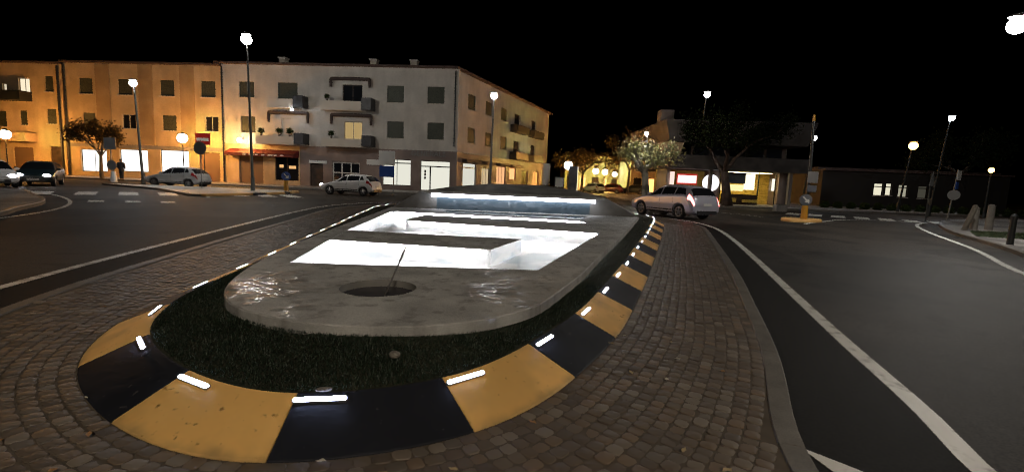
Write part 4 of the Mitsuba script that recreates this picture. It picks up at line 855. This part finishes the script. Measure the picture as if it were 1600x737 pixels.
# ------------------------------------------------------------------ person
def bones(chain, res=.03):
    ms = []
    for a, b in chain:
        pa, ra = a; pb, rb = b
        ms.append(m3.Manifold.batch_hull([m3.Manifold.sphere(ra, 14).translate(tuple(map(float, pa))), m3.Manifold.sphere(rb, 14).translate(tuple(map(float, pb)))]))
    m = ms[0]
    for x in ms[1:]: m = m + x
    m = m.refine_to_length(res).to_mesh()
    t = trimesh.Trimesh(m.vert_properties[:, :3], m.tri_verts, process=True); trimesh.smoothing.filter_taubin(t, iterations=8); return t
def person(x, y, z, az, label):
    k = nk('person'); lab(k, label, 'person'); M = frame(x, y, z, az)
    J = lambda px, py, pz, r: ((px, py, pz), r)
    legs = []
    for s, st in ((-1, .10), (1, -.06)):
        hip, kn, an, toe = J(s * .09, 0, .92, .095), J(s * .10, st * .6, .50, .065), J(s * .10, st, .09, .045), J(s * .12, st + .15, .05, .04)
        legs += [(hip, kn), (kn, an), (an, toe)]
    tor = [(J(0, 0, .95, .15), J(0, 0, 1.15, .15)), (J(0, 0, 1.15, .15), J(-.11, 0, 1.38, .10)), (J(0, 0, 1.15, .15), J(.11, 0, 1.38, .10)), (J(-.14, 0, 1.40, .085), J(.14, 0, 1.40, .085)), (J(0, 0, 1.42, .06), J(0, .01, 1.52, .055)), (J(0, .015, 1.60, .095), J(0, .03, 1.67, .09))]
    for s in (-1, 1):
        sh, el, wr_ = J(s * .20, 0, 1.39, .065), J(s * .27, -.02, 1.12, .05), J(s * .22, .12, .93, .035)
        tor += [(sh, el), (el, wr_), (wr_, J(s * .20, .17, .87, .035))]
        for fi in range(4): tor.append((J(s * .20 + (fi - 1.5) * .018, .18, .85, .009), J(s * .19 + (fi - 1.5) * .016, .195, .79 + .01 * abs(fi - 1.5), .008)))
        tor.append((J(s * .17, .17, .87, .011), J(s * .155, .20, .83, .009)))
    add(k + '__body', mv(bones(tor + legs, .03), M), 'skin', True)
    coat = [(J(0, 0, .82, .19), J(0, 0, 1.15, .175)), (J(0, 0, 1.15, .175), J(-.12, 0, 1.39, .12)), (J(0, 0, 1.15, .175), J(.12, 0, 1.39, .12)), (J(0, 0, 1.40, .09), J(0, 0, 1.49, .07))]
    for s in (-1, 1): coat += [(J(s * .20, 0, 1.39, .085), J(s * .27, -.02, 1.12, .07)), (J(s * .27, -.02, 1.12, .07), J(s * .225, .11, .95, .052))]
    add(k + '__coat', mv(bones(coat, .03), M), 'cloth', True)
    tr = []
    for s, st in ((-1, .10), (1, -.06)): tr += [(J(s * .09, 0, .90, .115), J(s * .10, st * .6, .50, .085)), (J(s * .10, st * .6, .50, .085), J(s * .10, st, .12, .07))]
    add(k + '__trousers', mv(bones(tr, .03), M), 'cloth', True)
    hair = trimesh.creation.icosphere(3, .108); hair.vertices[:, 2] = np.where(hair.vertices[:, 2] < -.03, -.03, hair.vertices[:, 2]); hair.apply_translation((0, .005, 1.665)); add(k + '__hair', mv(hair, M), 'cloth', True)
    nose = hull([(0, .125, 1.64), (-.015, .105, 1.615), (.015, .105, 1.615), (0, .10, 1.67)]); add(k + '__nose', mv(nose, M), 'skin')
    return k
person(-33.9, 41.6, .12, .25, 'person in dark clothes walking in front of the bright shop window')

# ------------------------------------------------------------------ trees
def tree(key, base, height, spread, label, trunk_r, mat='bark', leaves=3000, leaf_c=((.03, .05, .015), (.06, .08, .025)), leaf_s=.12, lean=(0, 0), levels=3, fork=.45, seed=1, group=None, droop=0.0, forks=4):
    rng = np.random.default_rng(seed); k = nk(key); lab(k, label, 'tree', group)
    b = np.array(base, float); limbs, tips = [], []
    top = b + np.array([lean[0], lean[1], height * fork])
    tp = np.array([b - [0, 0, .05], b + (top - b) * .35 + rng.normal(0, .06, 3) * [1, 1, 0], top])
    trunk = pipe(np.vstack([tp[0], tp[1], tp[2]]), [trunk_r * 1.35, trunk_r, trunk_r * .8], 10)
    def grow(p, d, l, r, lev):
        q = p + d * l * .5 + rng.normal(0, l * .06, 3); e = p + d * l + rng.normal(0, l * .08, 3) - [0, 0, droop * l * (3 - lev) * .3]
        limbs.append(pipe([p, q, e], [r, r * .8, r * .55], 6 if lev > 1 else 5)); tips.append((q, lev)); tips.append((e, lev))
        if lev <= 1: return
        for _ in range(rng.integers(2, 4)):
            nd = d + rng.normal(0, .55, 3); nd[2] += .1; nd /= np.linalg.norm(nd); grow(e, nd, l * rng.uniform(.55, .8), r * .55, lev - 1)
    for a in range(forks):
        an = a * 2 * math.pi / forks + rng.uniform(-.4, .4); d = np.array([math.cos(an) * spread, math.sin(an) * spread, height * (1 - fork) * .8]); d /= np.linalg.norm(d)
        grow(top - [0, 0, rng.uniform(0, .3)], d, height * (1 - fork) * .5, trunk_r * .55, levels)
    add(k + '__trunk', trunk, mat, True); add(k + '__limbs', cat(limbs), mat, True)
    if leaves:
        pts = np.array([t[0] for t in tips if t[1] <= 2]); c = pts[rng.integers(len(pts), size=leaves)]
        cl = rng.normal(0, 1, (leaves, 3)) * spread * .13; P0 = c + cl
        a = rng.normal(0, 1, (leaves, 3)); a /= np.linalg.norm(a, axis=1, keepdims=True); bb = np.cross(a, rng.normal(0, 1, (leaves, 3))); bb /= np.linalg.norm(bb, axis=1, keepdims=True)
        s = leaf_s * rng.uniform(.6, 1.3, (leaves, 1))
        V = np.stack([P0 - a * s, P0 + bb * s * .5, P0 + a * s, P0 - bb * s * .5], 1).reshape(-1, 3); i = np.arange(leaves) * 4
        col = np.array(leaf_c[0]) + rng.random((leaves, 1)) * (np.array(leaf_c[1]) - leaf_c[0])
        add(k + '__crown', trimesh.Trimesh(V, np.vstack([np.stack([i, i + 1, i + 2], 1), np.stack([i, i + 2, i + 3], 1)]), process=False), 'leaf', color=np.repeat(col, 4, 0))
    return k
tree('tree', (-37.3, 43.6, .1), 5.1, 1.5, 'small dark leafy tree in front of the leftmost bright shop window', .14, leaves=3600, leaf_s=.11, leaf_c=((.035, .025, .010), (.07, .045, .016)), seed=4, fork=.42, droop=.15, forks=7)
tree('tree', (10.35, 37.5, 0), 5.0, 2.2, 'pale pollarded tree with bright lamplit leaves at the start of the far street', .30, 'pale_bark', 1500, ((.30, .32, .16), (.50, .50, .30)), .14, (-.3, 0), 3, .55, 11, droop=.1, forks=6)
tree('tree', (18.2, 41.0, .12), 8.4, 3.2, 'big dark forked tree in front of the low modern shop building', .36, 'dark_wood', leaves=5200, leaf_s=.14, leaf_c=((.010, .014, .006), (.018, .024, .010)), lean=(-.5, 0), fork=.34, seed=6, forks=3)
for i, (x, y, h, sd) in enumerate(((7.9, 66, 6.0, 21), (9.8, 70, 6.2, 22), (13.0, 92, 7.0, 23), (18, 98, 7.5, 24), (23.5, 100, 7.5, 25), (15.6, 66, 8.0, 26))):
    tree('street_tree', (x, y, 0), h, 2.6, ('first', 'second', 'third', 'fourth', 'last')[i] + ' dark street tree from the left among the far orange lamps' if i < 5 else 'tall dark street tree behind the pale pollarded tree', .16, leaves=900 if i != 1 else 400, leaf_s=.18, seed=sd, group='trees of the far street', leaf_c=((.04, .035, .015), (.08, .06, .03)))
tree('tree', (47.5, 52.0, .1), 8.5, 4.0, 'big dark tree at the right end of the dark house, black against the sky', .3, leaves=4500, leaf_s=.2, seed=31, leaf_c=((.012, .018, .008), (.02, .03, .012)))
tree('tree', (46.5, 37.5, .1), 7.5, 3.6, 'dark tree near the low orange lamp at the right', .28, leaves=3500, leaf_s=.2, seed=32, leaf_c=((.012, .018, .008), (.02, .03, .012)))
def shrub(name, cs, label, n, s, kind=None, c=((.02, .035, .012), (.05, .07, .02)), seed=5):
    rng = np.random.default_rng(seed); k = nk(name); lab(k, label, name.replace('_', ' '), kind=kind)
    cs = np.array(cs, float); w = cs[:, 3]; ii = rng.choice(len(cs), n, p=w / w.sum())
    d = rng.normal(0, 1, (n, 3)); d /= np.linalg.norm(d, axis=1, keepdims=True); P0 = cs[ii, :3] + d * (w[ii] * rng.uniform(.45, 1.05, n))[:, None]; P0[:, 2] = np.maximum(P0[:, 2], .16)
    a = rng.normal(0, 1, (n, 3)); a /= np.linalg.norm(a, axis=1, keepdims=True); b = np.cross(a, d); b /= np.linalg.norm(b, axis=1, keepdims=True) + 1e-9
    V = np.stack([P0 - a * s, P0 + b * s * .6, P0 + a * s, P0 - b * s * .6], 1).reshape(-1, 3); i = np.arange(n) * 4
    add(k + '__foliage', trimesh.Trimesh(V, np.vstack([np.stack([i, i + 1, i + 2], 1), np.stack([i, i + 2, i + 3], 1)]), process=False), 'leaf', color=np.repeat(np.array(c[0]) + rng.random((n, 1)) * (np.array(c[1]) - c[0]), 4, 0))
    add(k + '__stems', cat(*[cyl((q[0], q[1], .05), (q[0], q[1], q[2]), .04, .02, 6) for q in cs]), 'bark'); return k
hx = np.linspace(0, 1, 26)
shrub('hedge', [(30 + 28 * t, 46.5 - 6 * t, .35, .45) for t in hx], 'long dark hedge behind the right hand road', 9000, .09)
# flower pots on the balconies of the corner building
fB = Face(O1, D1, B)
for (u, z, s, lb) in ((-18.0, 4.62, .26, 'leftmost potted plant on the lower left balcony'), (-16.2, 4.62, .30, 'middle potted plant on the lower left balcony'), (-15.2, 4.62, .30, 'right potted plant on the lower left balcony'), (-11.6, 7.95, .20, 'potted plant on the left end of the upper balcony'), (-11.2, 4.6, .26, 'trailing plant on the lower right balcony')):
    k = nk('potted_plant'); lab(k, lb, 'plant'); rng = np.random.default_rng(int(-u * 10))
    add(k + '__pot', mv(cyl((u, -1.0, z), (u, -1.0, z + .16), .07, .10, 10), fB.M), 'roof_tile', 40)
    n = 160; d = rng.normal(0, 1, (n, 3)); d /= np.linalg.norm(d, axis=1, keepdims=True); P0 = np.array([u, -1.0, z + .2 + s]) + d * s * rng.uniform(.4, 1.1, (n, 1)) * [1.2, .8, 1]
    a = rng.normal(0, 1, (n, 3)); a /= np.linalg.norm(a, axis=1, keepdims=True); b = np.cross(a, d); ss = .09
    V = np.stack([P0 - a * ss, P0 + b * ss * .6, P0 + a * ss, P0 - b * ss * .6], 1).reshape(-1, 3); i = np.arange(n) * 4
    add(k + '__leaves', mv(trimesh.Trimesh(V, np.vstack([np.stack([i, i + 1, i + 2], 1), np.stack([i, i + 2, i + 3], 1)]), process=False), fB.M), 'leaf', color=np.tile((.03, .045, .015), (4 * n, 1)))

# ------------------------------------------------------------------ signs, bollards
def disc(c, r, az, th=.02, n=24):
    d = np.array([math.cos(az), math.sin(az), 0]); c = np.array(c, float); return cyl(c, c + d * th, r, n=n)
def post(k, x, y, z0, z1, r=.03, mat='sign_back'): add(k + '__post', cyl((x, y, z0), (x, y, z1), r, n=8), mat, 40)
def board(k, name, x, y, z, w, h, mat, az=0.0, th=.03, dy=-.05): return add(k + '__' + name, mv(bx(-w / 2, w / 2, dy - th, dy, -h / 2, h / 2), frame(x, y, z, az)), mat)
k = nk('road_sign'); lab(k, 'round road sign seen from behind, left of the grey parked hatchback roof', 'road sign'); post(k, -20.9, 32.2, .12, 3.3); add(k + '__sign_plate', disc((-20.9, 32.16, 2.75), .42, -1.57), 'sign_back'); 
k = nk('shop_sign'); lab(k, 'red projecting sign with a white bar beside the orange globe lamp', 'sign'); board(k, 'panel', -28.2, 43.9, 4.0, 1.35, 1.0, 'sign_red'); board(k, 'stripe', -28.2, 43.9, 3.95, 1.1, .26, 'sign_white', dy=-.083); add(k + '__post', cyl((-28.2, 43.96, .12), (-28.2, 43.96, 4.4), .04, n=8), 'dark_metal')
k = nk('road_sign'); lab(k, 'round road sign seen from behind on a pale base, beside the walking person', 'road sign'); post(k, -32.6, 39.2, .05, 1.7, .05); add(k + '__sign_plate', disc((-32.6, 39.1, 1.35), .40, -1.57), 'sign_back'); add(k + '__base', cat(cyl((-32.6, 39.2, .0), (-32.6, 39.2, .85), .24, .16, 12)), 'sign_white', 40)
k = nk('road_sign'); lab(k, 'square grey sign in front of the small leafy tree', 'road sign'); post(k, -33.3, 39.9, .05, 3.7, .04); board(k, 'sign_plate', -33.3, 39.9, 3.1, .95, .95, 'sign_back')
k = nk('info_board'); lab(k, 'tall information board, white above and blue below, left of the lit shop', 'sign'); 
for dx in (-.5, .5): add(k + '__post', cyl((-9.55 + dx, 36.2, 0), (-9.55 + dx, 36.2, 3.3), .04, n=8), 'sign_back')
board(k, 'white_panel', -9.55, 36.2, 2.75, 1.2, 1.05, 'sign_white'); board(k, 'blue_panel', -9.55, 36.2, 1.75, 1.1, .82, 'sign_blue')
def island_bollard(x, y, z, label, az, blue=True):
    k = nk('traffic_bollard'); lab(k, label, 'bollard'); add(k + '__post', cyl((x, y, z), (x, y, z + .72), .17, .15, 14), 'yellow_plastic', 40)
    add(k + '__sign_plate', disc((x + math.cos(az) * .05, y + math.sin(az) * .05, z + 1.02), .30, az), 'sign_blue' if blue else 'board_blue')  # second choice is darker: colour stands in for an unlit disc face
    d = np.array([math.cos(az), math.sin(az)]); e = np.array([-d[1], d[0]])
    ar = sg.Polygon([(-.16, .14), (.02, -.04), (-.06, -.12), (.17, -.16), (.15, .06), (.06, 0), (-.10, .18)])
    m = extr(ar, 0, .006); Mx = np.eye(4); Mx[:3, 0] = [*e, 0]; Mx[:3, 1] = [0, 0, 1]; Mx[:3, 2] = [*d, 0]; Mx[:3, 3] = [x + d[0] * .072, y + d[1] * .072, z + 1.02]; add(k + '__arrow', mv(m, Mx), 'sign_white')
    add(k + '__cap', cyl((x, y, z + .722), (x, y, z + 1.0), .05, n=8), 'sign_back'); return k
island_bollard(-15.7, 33.2, .12, 'yellow bollard with a blue arrow disc on the far left traffic island', -1.2)
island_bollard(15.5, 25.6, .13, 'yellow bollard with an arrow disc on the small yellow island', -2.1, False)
k = nk('traffic_pole'); lab(k, 'thick dark pole with a sign behind the yellow bollard', 'pole'); add(k + '__pole', pipe([(15.9, 26.1, .1), (15.85, 26.1, 3), (15.75, 26.1, 5.3)], [.085, .08, .06], 10), 'dark_metal', True); board(k, 'sign_plate', 15.9, 26.0, 2.35, .55, .6, 'sign_back', dy=-.13); add(k + '__top_light', cyl((15.75, 26.1, 5.302), (15.74, 26.1, 5.62), .07, .05, 8), 'yellow_plastic'); board(k, 'lower_plate', 15.9, 26.0, 1.75, .5, .35, 'board_blue', dy=-.13)
k = nk('road_sign'); lab(k, 'post with a triangular sign seen from behind on the right pavement', 'road sign'); post(k, 24.2, 28.2, .13, 2.9, .045, 'dark_metal')
tri_ = sg.Polygon([(-.42, -.36), (.42, -.36), (0, .38)]).buffer(.04); add(k + '__sign_plate', mv(mv(extr(tri_, 0, .02), RX), frame(24.2, 28.12, 2.6, .6)), 'sign_back'); add(k + '__lower_plate', mv(bx(-.3, .3, -.1, -.08, -.15, .15), frame(24.2, 28.2, 1.3, .6)), 'bark')
k = nk('road_sign'); lab(k, 'square pale sign above a round sign on a leaning post at the right', 'road sign'); add(k + '__post', cyl((27.9, 30.9, .13), (28.15, 30.9, 3.35), .04, n=8), 'pole_grey'); board(k, 'sign_plate', 28.13, 30.85, 3.0, .75, .6, 'sign_white', .6); add(k + '__round_plate', disc((28.03, 30.84, 1.75), .32, -2.1), 'sign_back'); board(k, 'blue_plate', 28.08, 30.85, 2.35, .5, .45, 'sign_blue', .6)
for (x, y, h, r, mat, lb) in ((16.55, 15.9, .95, .085, 'dark_metal', 'short black bollard nearest the right edge'), (22.9, 23.1, 1.15, .14, 'granite', 'pale stone bollard on the right pavement, right one'), (20.9, 22.2, 1.1, .10, 'bark', 'dark leaning wooden post on the right pavement'), (21.9, 22.8, 1.0, .13, 'granite', 'pale stone bollard beside the leaning post')):
    k = nk('bollard'); lab(k, lb, 'bollard'); t = .35 if 'dark leaning' in lb else 0
    add(k + '__post', cyl((x, y, .12), (x + t, y, h + .12), r * 1.1, r, 14), mat, 40); add(k + '__cap', cyl((x + t, y, h + .122), (x + t, y, h + .2), r * 1.15, r * .5, 14), mat, 40)
k = nk('advertising_column'); lab(k, 'pale curved advertising panel behind the left of the fountain ridge', 'sign'); add(k + '__panel', cyl((3.45, 53, 1.1), (3.45, 53, 3.4), .42, n=18), 'sign_white', 40); add(k + '__base', cyl((3.45, 53, .0), (3.45, 53, 1.095), .36, n=18), 'dark_metal', 40)
k = nk('notice_board'); lab(k, 'white notice board in a dark frame beyond the fountain ridge', 'sign'); board(k, 'panel', 4.75, 51, 1.45, .85, .95, 'sign_white'); board(k, 'frame', 4.75, 51, 1.45, .98, 1.08, 'dark_metal', dy=-.0505 + .045); add(k + '__post', cyl((4.75, 51.1, 0), (4.75, 51.1, 1.5), .05, n=8), 'dark_metal')
k = nk('advertising_panel'); lab(k, 'tall lit bluish advertising panel in front of the first far globe lamp', 'sign'); board(k, 'panel', 6.75, 56, 1.9, 1.0, 2.9, 'board_blue'); emit(k + '__edge_light', mv(bx(.52, .57, -.08, .02, -1.4, 1.4), frame(6.75, 56, 1.9)), (1.2, 1.1, .95), .3); add(k + '__base', bx(6.5, 7.0, 55.9, 56.0, 0, .44), 'dark_metal')
k = nk('planter'); lab(k, 'low planter with a post sign before the modern building, left of the yellow island', 'planter'); add(k + '__box', bx(19.9, 20.7, 36.4, 36.9, 0, .5), 'pavement'); add(k + '__soil', bx(19.95, 20.65, 36.45, 36.85, .502, .52), 'soil')
